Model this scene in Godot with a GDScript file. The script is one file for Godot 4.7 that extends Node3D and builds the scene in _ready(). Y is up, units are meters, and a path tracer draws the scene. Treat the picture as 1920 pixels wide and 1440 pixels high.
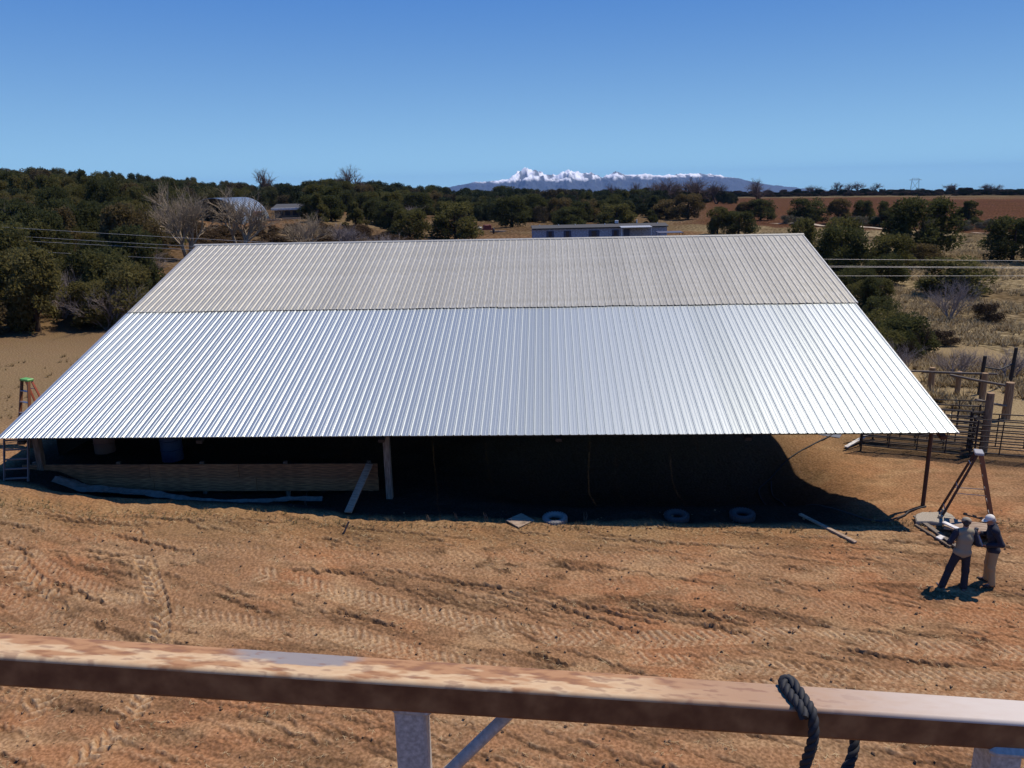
extends Node3D
# Barn with a long metal roof in a clay yard, junipers and a snowy range behind, seen over a guard rail.

var rng := RandomNumberGenerator.new()
var names := {}
var M := {}
const EYE := Vector3(0, 8.75, 0)

# ------------------------------------------------------------------ nodes
func numbered(parent: Node, called: String) -> String:
	var key := str(parent.get_instance_id()) + called
	var n: int = names.get(key, 0)
	names[key] = n + 1
	return called if n == 0 else "%s_%03d" % [called, n]

func tag(o: Node, label: String, category: String, group := "") -> Node:
	o.set_meta("label", label)
	o.set_meta("category", category)
	if group != "":
		o.set_meta("group", group)
	return o

func thing(called: String, label: String, category: String, at := Vector3.ZERO, turn := 0.0, group := "") -> Node3D:
	var o := Node3D.new()
	o.name = numbered(self, called)
	add_child(o, true)
	o.position = at
	o.rotation.y = turn
	tag(o, label, category, group)
	return o

func obj(called: String, mesh: Mesh, mat: Material, parent: Node = null, xf := Transform3D()) -> MeshInstance3D:
	var o := MeshInstance3D.new()
	if parent == null:
		parent = self
	o.name = numbered(parent, called)
	o.mesh = mesh
	if mat != null:
		for s in mesh.get_surface_count():
			o.set_surface_override_material(s, mat)
	o.transform = xf
	parent.add_child(o, true)
	return o

func struct(called: String, mesh: Mesh, mat: Material, label: String) -> MeshInstance3D:
	var o := obj(called, mesh, mat)
	o.set_meta("kind", "structure")
	o.set_meta("label", label)
	return o

func copy(src: Node3D, label: String, group := "") -> Node3D:
	var c: Node3D = src.duplicate()
	c.name = numbered(self, String(src.name).rstrip("0123456789").trim_suffix("_"))
	add_child(c, true)
	c.set_meta("label", label)
	c.set_meta("category", src.get_meta("category"))
	if group != "":
		c.set_meta("group", group)
	elif c.has_meta("group"):
		c.remove_meta("group")
	return c

# ------------------------------------------------------------------ mesh builder (triangles given counter-clockwise seen from outside)
class MB:
	var v := PackedVector3Array()
	var n := PackedVector3Array()
	var c := PackedColorArray()
	var col := Color.WHITE
	func tri(a: Vector3, b: Vector3, d: Vector3) -> void:
		var m := (b - a).cross(d - a).normalized()
		trin(a, b, d, m, m, m)
	func trin(a: Vector3, b: Vector3, d: Vector3, na: Vector3, nb: Vector3, nd: Vector3) -> void:
		v.append(a); v.append(d); v.append(b)
		n.append(na); n.append(nd); n.append(nb)
		c.append(col); c.append(col); c.append(col)
	func quad(a: Vector3, b: Vector3, d: Vector3, e: Vector3) -> void:
		tri(a, b, d)
		tri(a, d, e)
	func out_quad(a: Vector3, b: Vector3, d: Vector3, e: Vector3, away: Vector3) -> void:
		if (b - a).cross(d - a).dot((a + d) * 0.5 - away) >= 0.0:
			quad(a, b, d, e)
		else:
			quad(a, e, d, b)
	func out_tri(a: Vector3, b: Vector3, d: Vector3, away: Vector3) -> void:
		if (b - a).cross(d - a).dot(a - away) >= 0.0:
			tri(a, b, d)
		else:
			tri(a, d, b)
	# box with bevelled edges
	func box(xf: Transform3D, size: Vector3, bevel := 0.0) -> void:
		var h := size * 0.5
		var o := xf.origin
		if bevel <= 0.0:
			for ax in 3:
				for s in [-1.0, 1.0]:
					var q := []
					for k in [[-1, -1], [1, -1], [1, 1], [-1, 1]]:
						var p := Vector3()
						p[ax] = s * h[ax]
						p[(ax + 1) % 3] = k[0] * h[(ax + 1) % 3]
						p[(ax + 2) % 3] = k[1] * h[(ax + 2) % 3]
						q.append(xf * p)
					out_quad(q[0], q[1], q[2], q[3], o)
			return
		var i := h - Vector3.ONE * bevel
		var at := func(sx, sy, sz, f):
			var p := Vector3(sx * i.x, sy * i.y, sz * i.z)
			p[f] = [sx, sy, sz][f] * h[f]
			return xf * p
		for ax in 3:
			for s in [-1, 1]:
				var q := []
				for k in [[-1, -1], [1, -1], [1, 1], [-1, 1]]:
					var g := [0, 0, 0]
					g[ax] = s
					g[(ax + 1) % 3] = k[0]
					g[(ax + 2) % 3] = k[1]
					q.append(at.call(g[0], g[1], g[2], ax))
				out_quad(q[0], q[1], q[2], q[3], o)
			var b1 := (ax + 1) % 3
			var b2 := (ax + 2) % 3
			for s1 in [-1, 1]:
				for s2 in [-1, 1]:
					var g := [0, 0, 0]
					g[b1] = s1
					g[b2] = s2
					g[ax] = -1
					var p0 = at.call(g[0], g[1], g[2], b1)
					var p1 = at.call(g[0], g[1], g[2], b2)
					g[ax] = 1
					var p2 = at.call(g[0], g[1], g[2], b2)
					var p3 = at.call(g[0], g[1], g[2], b1)
					out_quad(p0, p1, p2, p3, o)
		for sx in [-1, 1]:
			for sy in [-1, 1]:
				for sz in [-1, 1]:
					out_tri(at.call(sx, sy, sz, 0), at.call(sx, sy, sz, 1), at.call(sx, sy, sz, 2), o)
	# bar with a rectangular section from a to b
	func bar(a: Vector3, b: Vector3, w: float, d: float, up := Vector3.UP, bevel := 0.0) -> void:
		var y := (b - a).normalized()
		var x := up.cross(y)
		if x.length() < 0.01:
			x = Vector3.RIGHT.cross(y)
		x = x.normalized()
		box(Transform3D(Basis(x, y, x.cross(y)), (a + b) * 0.5), Vector3(w, (b - a).length(), d), bevel)
	func tube(pts: Array, radii: Array, sides := 8, cap := true) -> void:
		var rings := []
		var dirs := []
		var x := Vector3.ZERO
		for k in pts.size():
			var t: Vector3 = ((pts[min(k + 1, pts.size() - 1)] as Vector3) - (pts[max(k - 1, 0)] as Vector3)).normalized()
			if k == 0:
				x = t.cross(Vector3.UP if absf(t.y) < 0.9 else Vector3.RIGHT).normalized()
			else:
				x = (x - t * x.dot(t)).normalized()
			var y := t.cross(x)
			var ring := []
			var dr := []
			for s in sides:
				var a := TAU * s / sides
				var d := x * cos(a) + y * sin(a)
				dr.append(d)
				ring.append((pts[k] as Vector3) + d * (radii[k] as float))
			rings.append(ring)
			dirs.append(dr)
		for k in pts.size() - 1:
			for s in sides:
				var s2 := (s + 1) % sides
				trin(rings[k][s], rings[k][s2], rings[k + 1][s2], dirs[k][s], dirs[k][s2], dirs[k + 1][s2])
				trin(rings[k][s], rings[k + 1][s2], rings[k + 1][s], dirs[k][s], dirs[k + 1][s2], dirs[k + 1][s])
		if cap:
			for s in range(1, sides - 1):
				tri(rings[0][0], rings[0][s + 1], rings[0][s])
				var e: int = pts.size() - 1
				tri(rings[e][0], rings[e][s], rings[e][s + 1])
	# profile of (radius, height) turned about y
	func lathe(profile: Array, sides := 16, xf := Transform3D()) -> void:
		for k in profile.size() - 1:
			var p: Vector2 = profile[k]
			var q: Vector2 = profile[k + 1]
			var nn := Vector2(q.y - p.y, p.x - q.x).normalized()
			for s in sides:
				var a := TAU * s / sides
				var b := TAU * (s + 1) / sides
				var da := Vector3(cos(a), 0, -sin(a))
				var db := Vector3(cos(b), 0, -sin(b))
				var p0 := xf * (da * p.x + Vector3.UP * p.y)
				var p1 := xf * (db * p.x + Vector3.UP * p.y)
				var q0 := xf * (da * q.x + Vector3.UP * q.y)
				var q1 := xf * (db * q.x + Vector3.UP * q.y)
				var na := xf.basis * (da * nn.x + Vector3.UP * nn.y)
				var nb := xf.basis * (db * nn.x + Vector3.UP * nn.y)
				if p.x > 1e-5:
					trin(p0, p1, q1, na, nb, nb)
				if q.x > 1e-5:
					trin(p0, q1, q0, na, nb, na)
	func build(mesh: ArrayMesh = null) -> ArrayMesh:
		if mesh == null:
			mesh = ArrayMesh.new()
		var a := []
		a.resize(Mesh.ARRAY_MAX)
		a[Mesh.ARRAY_VERTEX] = v
		a[Mesh.ARRAY_NORMAL] = n
		a[Mesh.ARRAY_COLOR] = c
		mesh.add_surface_from_arrays(Mesh.PRIMITIVE_TRIANGLES, a)
		return mesh

func xf(at: Vector3, rx := 0.0, ry := 0.0, rz := 0.0) -> Transform3D:
	return Transform3D(Basis.from_euler(Vector3(rx, ry, rz)), at)

# ------------------------------------------------------------------ materials
func lin(r: float, g: float, b: float) -> Color:
	return Color(r, g, b).linear_to_srgb()

func noise_tex(sd: int, freq: float, lo: Color, hi: Color, octaves := 4, size := 256, stretch := 1.0, contrast := 1.0) -> ImageTexture:
	var f := FastNoiseLite.new()
	f.seed = sd
	f.frequency = freq
	f.fractal_octaves = octaves
	f.noise_type = FastNoiseLite.TYPE_SIMPLEX_SMOOTH
	var src := f.get_seamless_image(size, size)
	var im := Image.create(size, size, true, Image.FORMAT_RGB8)
	for y in size:
		for x in size:
			var s := src.get_pixel(x, int(y * stretch) % size).r
			im.set_pixel(x, y, lo.lerp(hi, clampf((s - 0.5) * contrast + 0.5, 0, 1)))
	im.generate_mipmaps()
	return ImageTexture.create_from_image(im)

func bump_tex(sd: int, freq: float, strength: float, octaves := 4, size := 512) -> ImageTexture:
	var f := FastNoiseLite.new()
	f.seed = sd
	f.frequency = freq
	f.fractal_octaves = octaves
	var im := f.get_seamless_image(size, size)
	im.convert(Image.FORMAT_RGBA8)
	im.bump_map_to_normal_map(strength)
	return ImageTexture.create_from_image(im)

func mat(color: Color, rough := 0.8, metal := 0.0, tex: Texture2D = null, scale := 1.0, vertex := false, norm: Texture2D = null) -> StandardMaterial3D:
	var m := StandardMaterial3D.new()
	m.albedo_color = color
	m.roughness = rough
	m.metallic = metal
	m.vertex_color_use_as_albedo = vertex
	if tex != null or norm != null:
		m.uv1_triplanar = true
		m.uv1_world_triplanar = true
		m.uv1_scale = Vector3.ONE * scale
	if tex != null:
		m.albedo_texture = tex
	if norm != null:
		m.normal_enabled = true
		m.normal_texture = norm
	return m

func make_materials() -> void:
	var W := Color.WHITE
	var grain := noise_tex(3, 0.035, Color(0.70, 0.70, 0.70), W, 5, 512)
	var blotch := noise_tex(4, 0.012, Color(0.78, 0.76, 0.74), W, 4, 512, 1.0, 1.6)
	var spangle := noise_tex(5, 0.08, Color(0.66, 0.68, 0.70), W, 3, 512, 1.0, 1.8)
	var patina := noise_tex(6, 0.025, Color(0.83, 0.815, 0.77), Color(1, 1, 1), 5, 512, 1.0, 1.6)
	var wood := noise_tex(7, 0.025, Color(0.62, 0.58, 0.54), W, 4, 256, 1.0, 1.5)
	var rust := noise_tex(8, 0.015, Color(0.72, 0.62, 0.56), Color(1.0, 1.0, 1.0), 4, 512, 1.0, 1.5)
	var soil_n := bump_tex(9, 0.03, 9.0, 5)
	var soil_c := noise_tex(10, 0.02, Color(0.74, 0.72, 0.70), Color(1, 1, 1), 6, 1024, 1.0, 1.7)
	M.yard = mat(Color(1.0, 0.99, 0.985), 0.95, 0.0, soil_c, 0.55, true, soil_n)
	M.yard.normal_scale = 0.4
	M.yard.metallic_specular = 0.0
	M.land = mat(W, 0.97, 0.0, noise_tex(11, 0.03, Color(0.55, 0.53, 0.50), W, 6, 512, 1.0, 1.7), 0.09, true)
	M.land.metallic_specular = 0.0
	M.snow = mat(W, 0.9, 0.0, null, 1.0, true)
	for k in 4:
		var t: float = [0.0, 0.045, -0.04, 0.02][k]
		M["galv%d" % k] = mat(lin(0.69 + t * 0.7, 0.725 + t * 0.7, 0.68 + t * 0.7), 0.45, 0.84, spangle, 1.3 + k * 0.13)
		M["old%d" % k] = mat(lin(0.45 + t * 0.5, 0.44 + t * 0.5, 0.39 + t * 0.45), 0.5, 0.4, patina, 1.0)
		M["old%d" % k].uv1_scale = Vector3(1.6 + 0.2 * k, 0.2, 0.2)
	M.trim = mat(lin(0.62, 0.62, 0.60), 0.5, 0.5, spangle, 1.0)
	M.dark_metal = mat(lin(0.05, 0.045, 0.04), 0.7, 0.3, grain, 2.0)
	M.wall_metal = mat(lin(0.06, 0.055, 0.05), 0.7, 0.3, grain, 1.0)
	M.rusty_pipe = mat(lin(0.13, 0.055, 0.03), 0.85, 0.1, grain, 4.0)
	M.corral = mat(lin(0.045, 0.033, 0.028), 0.75, 0.2, grain, 4.0)
	var along_x := Vector3(0.35, 6.0, 6.0)
	var along_y := Vector3(6.0, 0.35, 6.0)
	M.old_wood = mat(lin(0.22, 0.165, 0.115), 0.9, 0.0, wood, 2.5)
	M.post_wood = mat(lin(0.46, 0.31, 0.17), 0.9, 0.0, wood, 3.0)
	M.grey_wood = mat(lin(0.27, 0.235, 0.19), 0.9, 0.0, wood, 3.0)
	M.board0 = mat(lin(0.36, 0.180, 0.075), 0.9, 0.0, wood, 1.3)
	M.board1 = mat(lin(0.31, 0.150, 0.062), 0.9, 0.0, wood, 1.7)
	M.board2 = mat(lin(0.40, 0.205, 0.090), 0.9, 0.0, wood, 1.5)
	M.pale_board = mat(lin(0.50, 0.38, 0.27), 0.85, 0.0, wood, 2.0)
	M.plywood = mat(lin(0.46, 0.35, 0.25), 0.85, 0.0, wood, 1.6)
	M.concrete = mat(lin(0.46, 0.40, 0.31), 0.95, 0.0, grain, 1.7)
	M.tarp = mat(lin(0.24, 0.20, 0.155), 0.6, 0.0, blotch, 1.0)
	M.tyre_grey = mat(lin(0.30, 0.28, 0.25), 0.9, 0.0, grain, 4.0)
	M.tyre_dark = mat(lin(0.07, 0.07, 0.07), 0.9, 0.0, grain, 4.0)
	M.orange = mat(lin(0.34, 0.12, 0.045), 0.6, 0.0, grain, 5.0)
	M.coral = mat(lin(0.75, 0.19, 0.10), 0.6, 0.0, grain, 5.0)
	M.green = mat(lin(0.12, 0.34, 0.07), 0.5)
	M.cap_grey = mat(lin(0.32, 0.31, 0.30), 0.5)
	M.alu = mat(lin(0.6, 0.6, 0.6), 0.4, 0.8, grain, 5.0)
	M.dim_metal = mat(lin(0.16, 0.155, 0.15), 0.7, 0.2, grain, 5.0)
	M.blue = mat(lin(0.02, 0.04, 0.085), 0.5)
	M.brown = mat(lin(0.16, 0.07, 0.04), 0.7)
	M.shadow_cord = mat(lin(0.03, 0.025, 0.022), 0.8)
	M.rail_paint = mat(lin(0.275, 0.126, 0.047), 0.65, 0.0, rust, 1.9)
	M.rail_top = mat(W, 0.5, 0.0, null, 1.0)
	M.grey_paint = mat(lin(0.62, 0.56, 0.49), 0.55, 0.0, grain, 5.0)
	M.rope = mat(lin(0.024, 0.025, 0.029), 0.75, 0.0, grain, 40.0)
	M.wire = mat(lin(0.55, 0.52, 0.47), 0.5, 0.2)
	M.bark = mat(lin(0.10, 0.07, 0.05), 0.95, 0.0, grain, 2.0)
	M.pale_bark = mat(lin(0.46, 0.37, 0.26), 0.95, 0.0, grain, 2.0)
	M.grey_bark = mat(lin(0.25, 0.215, 0.20), 0.95)
	M.far_bark = mat(lin(0.14, 0.105, 0.09), 0.95)
	var tones := [Vector3(0.092, 0.100, 0.048), Vector3(0.140, 0.135, 0.058), Vector3(0.185, 0.164, 0.070), Vector3(0.165, 0.128, 0.070)]
	for k in 4:
		M["leaf%d" % k] = mat(lin(tones[k].x, tones[k].y, tones[k].z), 1.0, 0.0, null, 1.0, true)
		M["leaf%d" % k].metallic_specular = 0.0
		M["leaf%d" % k].backlight_enabled = true
		M["leaf%d" % k].backlight = Color(1.0, 0.98, 0.85)
	for k in ["board0", "board1", "board2", "pale_board", "plywood"]:
		M[k].uv1_scale = along_x
	for k in ["old_wood", "post_wood", "grey_wood"]:
		M[k].uv1_scale = along_y
	M.sage = mat(lin(0.24, 0.21, 0.13), 0.95, 0.0, null, 1.0, true)
	M.brush = mat(lin(0.10, 0.07, 0.045), 0.95, 0.0, null, 1.0, true)
	M.straw = mat(W, 0.9, 0.0, null, 1.0, true)
	for k in ["sage", "brush", "straw", "bark", "pale_bark", "grey_bark", "far_bark"]:
		M[k].metallic_specular = 0.0
	M.siding = mat(lin(0.42, 0.43, 0.48), 0.7, 0.0, blotch, 0.6)
	M.shingle = mat(lin(0.085, 0.083, 0.08), 0.9, 0.0, grain, 1.2)
	M.shutter = mat(lin(0.06, 0.065, 0.10), 0.7)
	M.glass = mat(lin(0.03, 0.035, 0.045), 0.1, 0.0)
	M.white = mat(lin(0.75, 0.74, 0.72), 0.6, 0.0, blotch, 0.8)
	M.quonset = mat(lin(0.55, 0.60, 0.62), 0.42, 0.7, spangle, 0.5)
	M.red_paint = mat(lin(0.26, 0.045, 0.03), 0.7, 0.0, grain, 2.0)
	M.steel = mat(lin(0.13, 0.135, 0.15), 0.6, 0.3)

# ------------------------------------------------------------------ terrain
const AZ := [-60.0, -35.0, -15.0, 0.0, 12.0, 20.0, 35.0, 60.0]
const DI := [0.0, 20.0, 40.0, 80.0, 150.0, 300.0, 600.0, 2000.0, 12000.0]
const TB := [[0.0, 1.5, 2.2, 5.5, 9.5, 13.0, 11.0, 9.0, 0.0], [0.0, 1.6, 2.0, 5.0, 9.2, 12.5, 10.5, 8.0, 0.0], [0.0, 1.0, 1.0, 2.5, 5.2, 6.6, 6.0, 3.0, -30.0], [0.0, 0.5, 0.4, 0.4, 1.2, 1.9, 2.0, -10.0, -130.0],
	[0.0, 0.4, 0.2, 0.0, 0.2, 0.9, 1.0, -18.0, -180.0], [0.0, 0.3, 0.0, -0.2, -0.2, 0.0, 0.4, -26.0, -240.0], [0.0, 0.3, -0.1, -0.4, -0.5, -0.5, -0.6, -30.0, -270.0], [0.0, 0.3, -0.1, -0.4, -0.5, -0.5, -0.6, -30.0, -270.0]]
const LX := [-26.0, -16.0, -13.5, -10.5, -6.0, -3.8, 0.5, 4.8, 10.0, 16.0, 26.0]
const LY := [1.9, 1.75, 1.6, 1.16, 0.88, 0.64, 0.56, 0.5, 0.36, 0.3, 0.2]
var nz := FastNoiseLite.new()
var nz2 := FastNoiseLite.new()

func lookup(xs: Array, ys: Array, x: float) -> float:
	if x <= xs[0]:
		return ys[0]
	for k in xs.size() - 1:
		if x < xs[k + 1]:
			return lerpf(ys[k], ys[k + 1], (x - xs[k]) / (xs[k + 1] - xs[k]))
	return ys[-1]

func tab(x: float, z: float) -> float:
	var r := minf(Vector2(x, z).length(), 11999.0)
	var az := clampf(rad_to_deg(atan2(x, -z)), -60.0, 59.99)
	var i := 0
	while AZ[i + 1] <= az:
		i += 1
	var t: float = (az - AZ[i]) / (AZ[i + 1] - AZ[i])
	var j := 0
	while DI[j + 1] <= r:
		j += 1
	var u: float = (r - DI[j]) / (DI[j + 1] - DI[j])
	u = 0.5 * u + 0.5 * u * u * (3.0 - 2.0 * u)
	t = t * t * (3.0 - 2.0 * t)
	return lerpf(lerpf(TB[i][j], TB[i][j + 1], u), lerpf(TB[i + 1][j], TB[i + 1][j + 1], u), t)

func ground(x: float, z: float) -> float:
	var w := (1.0 - smoothstep(40.0, 56.0, -z)) * (1.0 - smoothstep(17.0, 30.0, absf(x)))
	var y := 0.0
	if w > 0.0:
		y = lookup(LX, LY, x) * smoothstep(12.5, 18.2, -z)
		y -= 0.35 * smoothstep(-12.6, -11.5, x) * (1.0 - smoothstep(-5.5, -4.2, x)) * smoothstep(18.75, 19.1, -z) * (1.0 - smoothstep(20.2, 20.8, -z))
		# floor dug out under the right half of the roof
		y -= 1.0 * smoothstep(18.8, 20.8, -z) * (1.0 - smoothstep(22.0, 25.2, -z)) * (1.0 - smoothstep(7.6, 10.3, x)) * smoothstep(-2.0, 2.0, x)
	return y * w + tab(x, z) * (1.0 - w)

func bumps(x: float, z: float) -> float:
	var r := Vector2(x, z).length()
	return nz.get_noise_2d(x, z) * lerpf(0.07, 0.5, smoothstep(30.0, 160.0, r))

func at_ground(x: float, z: float) -> Vector3:
	return Vector3(x, ground(x, z) + bumps(x, z), z)

func yard_color(x: float, z: float) -> Color:
	var a := nz.get_noise_2d(x * 3.0 + 40.0, z * 3.0) * 0.5 + 0.5
	var b := nz2.get_noise_2d(x * 1.2, z * 2.6) * 0.5 + 0.5
	var c := Color(0.335, 0.196, 0.102).lerp(Color(0.378, 0.190, 0.092), smoothstep(0.35, 0.75, a))
	c = c.lerp(Color(0.45, 0.295, 0.158), smoothstep(0.48, 0.78, b) * 0.7)
	c = c.lerp(Color(0.205, 0.128, 0.068), smoothstep(0.52, 0.8, nz2.get_noise_2d(x * 2.3 - 90.0, z * 5.0) * 0.5 + 0.5) * 0.6)
	# the churned, duller belt of soil in front of the barn
	c = c.lerp(Color(0.27, 0.178, 0.085), smoothstep(16.2, 17.4, -z) * (1.0 - smoothstep(18.2, 19.0, -z)) * 0.55 * (1.0 - smoothstep(6.0, 10.0, x)))
	# shadow of the stacked panels painted into the soil
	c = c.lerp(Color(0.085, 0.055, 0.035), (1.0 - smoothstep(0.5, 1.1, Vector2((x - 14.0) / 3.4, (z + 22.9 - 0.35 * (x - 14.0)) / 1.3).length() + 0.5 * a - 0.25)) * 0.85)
	# dark barn soil with roof shade painted in, from the shadow edge inwards
	var shade_edge := 17.93 - (0.067 if x < 0.0 else 0.053) * x
	var under := smoothstep(shade_edge + 0.03, shade_edge + 0.35, -z) * (1.0 - smoothstep(40.0, 44.0, -z)) * smoothstep(-14.5, -13.5, x) * (1.0 - smoothstep(8.0, 10.2, x))
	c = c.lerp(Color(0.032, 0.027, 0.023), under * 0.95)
	return c

func land_color(x: float, z: float) -> Color:
	var r := Vector2(x, z).length()
	var az := rad_to_deg(atan2(x, -z))
	var a := nz.get_noise_2d(x * 0.6, z * 0.6) * 0.5 + 0.5
	var b := nz2.get_noise_2d(x * 0.25 + 9.0, z * 0.25) * 0.5 + 0.5
	var grass := Color(0.315, 0.245, 0.135).lerp(Color(0.19, 0.140, 0.078), smoothstep(0.4, 0.75, a))
	grass = grass.lerp(Color(0.38, 0.30, 0.17), smoothstep(0.5, 0.75, b) * 0.6)
	var wood := Color(0.16, 0.105, 0.058).lerp(Color(0.235, 0.17, 0.095), smoothstep(0.45, 0.7, a))
	var c := wood.lerp(grass, smoothstep(8.0, 15.0, az))
	var edge := 137.0 + 18.0 * smoothstep(34.0, 20.0, az) + nz.get_noise_2d(x, z) * 6.0
	var field := smoothstep(edge + 12.0, edge + 18.0, r) * (1.0 - smoothstep(455.0, 480.0, r)) * smoothstep(10.0, 15.0, az)
	var furrow := 0.9 + 0.2 * nz2.get_noise_2d(x * 0.05, r * 1.3)
	c = c.lerp(Color(0.155, 0.080, 0.048) * furrow, field)
	c = c.lerp(Color(0.26, 0.19, 0.11), smoothstep(400.0, 425.0, r) * (1.0 - smoothstep(440.0, 460.0, r)) * smoothstep(24.0, 30.0, az) * 0.6)
	c = c.lerp(Color(0.075, 0.062, 0.045), smoothstep(460.0, 520.0, r))
	# bare dirt about the houses
	for q in [[0.5, -122.0, 13.0], [-41.0, -116.0, 12.0], [24.0, -142.0, 16.0], [-25.0, -150.0, 10.0]]:
		c = c.lerp(Color(0.22, 0.125, 0.066), 0.8 * (1.0 - smoothstep(q[2] * 0.5, q[2], Vector2(x - q[0], z - q[1]).length())))
	var near := (1.0 - smoothstep(38.0, 50.0, r)) * (1.0 - smoothstep(12.0, 17.0, x + 0.2 * z + 5.0) * smoothstep(22.0, 27.0, -z))
	if near > 0.0:
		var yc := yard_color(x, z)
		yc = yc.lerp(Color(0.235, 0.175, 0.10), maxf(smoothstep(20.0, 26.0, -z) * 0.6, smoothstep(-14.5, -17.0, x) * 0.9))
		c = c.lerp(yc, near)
	c.a = 1.0
	return c

func grid_mesh(pos: PackedVector3Array, col: PackedColorArray, nx: int, ny: int) -> ArrayMesh:
	var nrm := PackedVector3Array()
	nrm.resize(nx * ny)
	for j in ny:
		for i in nx:
			var dx := pos[j * nx + mini(i + 1, nx - 1)] - pos[j * nx + maxi(i - 1, 0)]
			var dz := pos[mini(j + 1, ny - 1) * nx + i] - pos[maxi(j - 1, 0) * nx + i]
			var m := dx.cross(dz)
			nrm[j * nx + i] = (m if m.y >= 0.0 else -m).normalized()
	var idx := PackedInt32Array()
	idx.resize((nx - 1) * (ny - 1) * 6)
	var up := (pos[1] - pos[0]).cross(pos[nx] - pos[0]).y > 0.0
	var w := 0
	for j in ny - 1:
		for i in nx - 1:
			var a := j * nx + i
			var b := a + 1
			var c := a + nx
			var d := c + 1
			idx[w] = a
			idx[w + 1] = c if up else b
			idx[w + 2] = b if up else c
			idx[w + 3] = b
			idx[w + 4] = c if up else d
			idx[w + 5] = d if up else c
			w += 6
	var arr := []
	arr.resize(Mesh.ARRAY_MAX)
	arr[Mesh.ARRAY_VERTEX] = pos
	arr[Mesh.ARRAY_NORMAL] = nrm
	arr[Mesh.ARRAY_COLOR] = col
	arr[Mesh.ARRAY_INDEX] = idx
	var m := ArrayMesh.new()
	m.add_surface_from_arrays(Mesh.PRIMITIVE_TRIANGLES, arr)
	return m

func make_land() -> void:
	var angs := []
	var a := -180.0
	while a <= 180.01:
		angs.append(a)
		a += 0.4 if absf(a) < 42.0 else 4.0
	var rads := [3.0]
	while rads[-1] < 12000.0:
		rads.append(rads[-1] * 1.028 + 0.25)
	var pos := PackedVector3Array()
	var col := PackedColorArray()
	for r in rads:
		for t in angs:
			var x: float = r * sin(deg_to_rad(t))
			var z: float = -r * cos(deg_to_rad(t))
			var y := ground(x, z) + bumps(x, z)
			# sinks below the finer sheet of the yard
			y -= 0.6 * (1.0 - smoothstep(22.0, 25.0, absf(x))) * smoothstep(9.8, 11.0, -z) * (1.0 - smoothstep(42.0, 45.0, -z))
			if r < 11.0 and z > -11.0:
				y = minf(y, ground(x, z) + bumps(x, z))
			pos.append(Vector3(x, y, z))
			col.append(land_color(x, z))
	struct("ground", grid_mesh(pos, col, angs.size(), rads.size()), M.land, "wide brown land with dry grass, red field and woodland soil")

# ------------------------------------------------------------------ yard: fine clay with ruts
const CX := 0.042
const CZ := 0.036
const UX := 14.6
const Z0 := -9.6
const Z1 := -19.6
var hs := PackedFloat32Array()
var cs := PackedFloat32Array()
var ux := 0
var uz := 0

func stamp(x: float, z: float, h: float, c: float, keep := 0.0) -> void:
	var i := int(round((x + UX) / CX))
	var j := int(round((Z0 - z) / CZ))
	if i < 0 or j < 0 or i >= ux or j >= uz:
		return
	var k := j * ux + i
	hs[k] = hs[k] * keep + h
	cs[k] = cs[k] * keep + c

func spline(pts: Array, step: float) -> Array:
	var cv := Curve2D.new()
	for k in pts.size():
		var t: Vector2 = (pts[mini(k + 1, pts.size() - 1)] - pts[maxi(k - 1, 0)]) / 6.0
		cv.add_point(pts[k], -t, t)
	cv.bake_interval = step
	var out := []
	var s := 0.0
	while s < cv.get_baked_length():
		out.append(cv.sample_baked(s))
		s += step
	return out

func track(pts: Array, half: float, depth: float, lug: float, pale: float, jag := 0.0) -> void:
	var p := spline(pts, 0.024)
	for k in range(1, p.size()):
		var t: Vector2 = (p[k] - p[k - 1]).normalized()
		var nn := Vector2(-t.y, t.x)
		var s := k * 0.024
		var fade := smoothstep(0.0, 0.5, s) * smoothstep(0.0, 0.5, (p.size() - k) * 0.024)
		var w := -half * 1.35
		while w <= half * 1.35:
			var q: Vector2 = p[k] + nn * (w + jag * nz2.get_noise_2d(s * 30.0, w * 20.0))
			var u := absf(w) / half
			var rough := nz2.get_noise_2d(q.x * 40.0, q.y * 40.0)
			var patch := smoothstep(-0.40, 0.10, nz2.get_noise_2d(q.x * 4.0 + 7.0, q.y * 4.0) + 0.25 * rough) * fade
			if u <= 1.0:
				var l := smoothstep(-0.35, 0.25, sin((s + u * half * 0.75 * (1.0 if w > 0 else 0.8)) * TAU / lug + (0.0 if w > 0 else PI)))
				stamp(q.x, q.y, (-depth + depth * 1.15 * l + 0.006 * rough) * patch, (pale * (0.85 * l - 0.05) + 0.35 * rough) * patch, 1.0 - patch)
			else:
				var e := 1.0 - (u - 1.0) / 0.35
				stamp(q.x, q.y, depth * 0.6 * e * (0.6 + rough) * patch, (-0.12 + 0.2 * rough) * e * patch, 1.0 - patch * 0.8)
			w += 0.022

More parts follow.
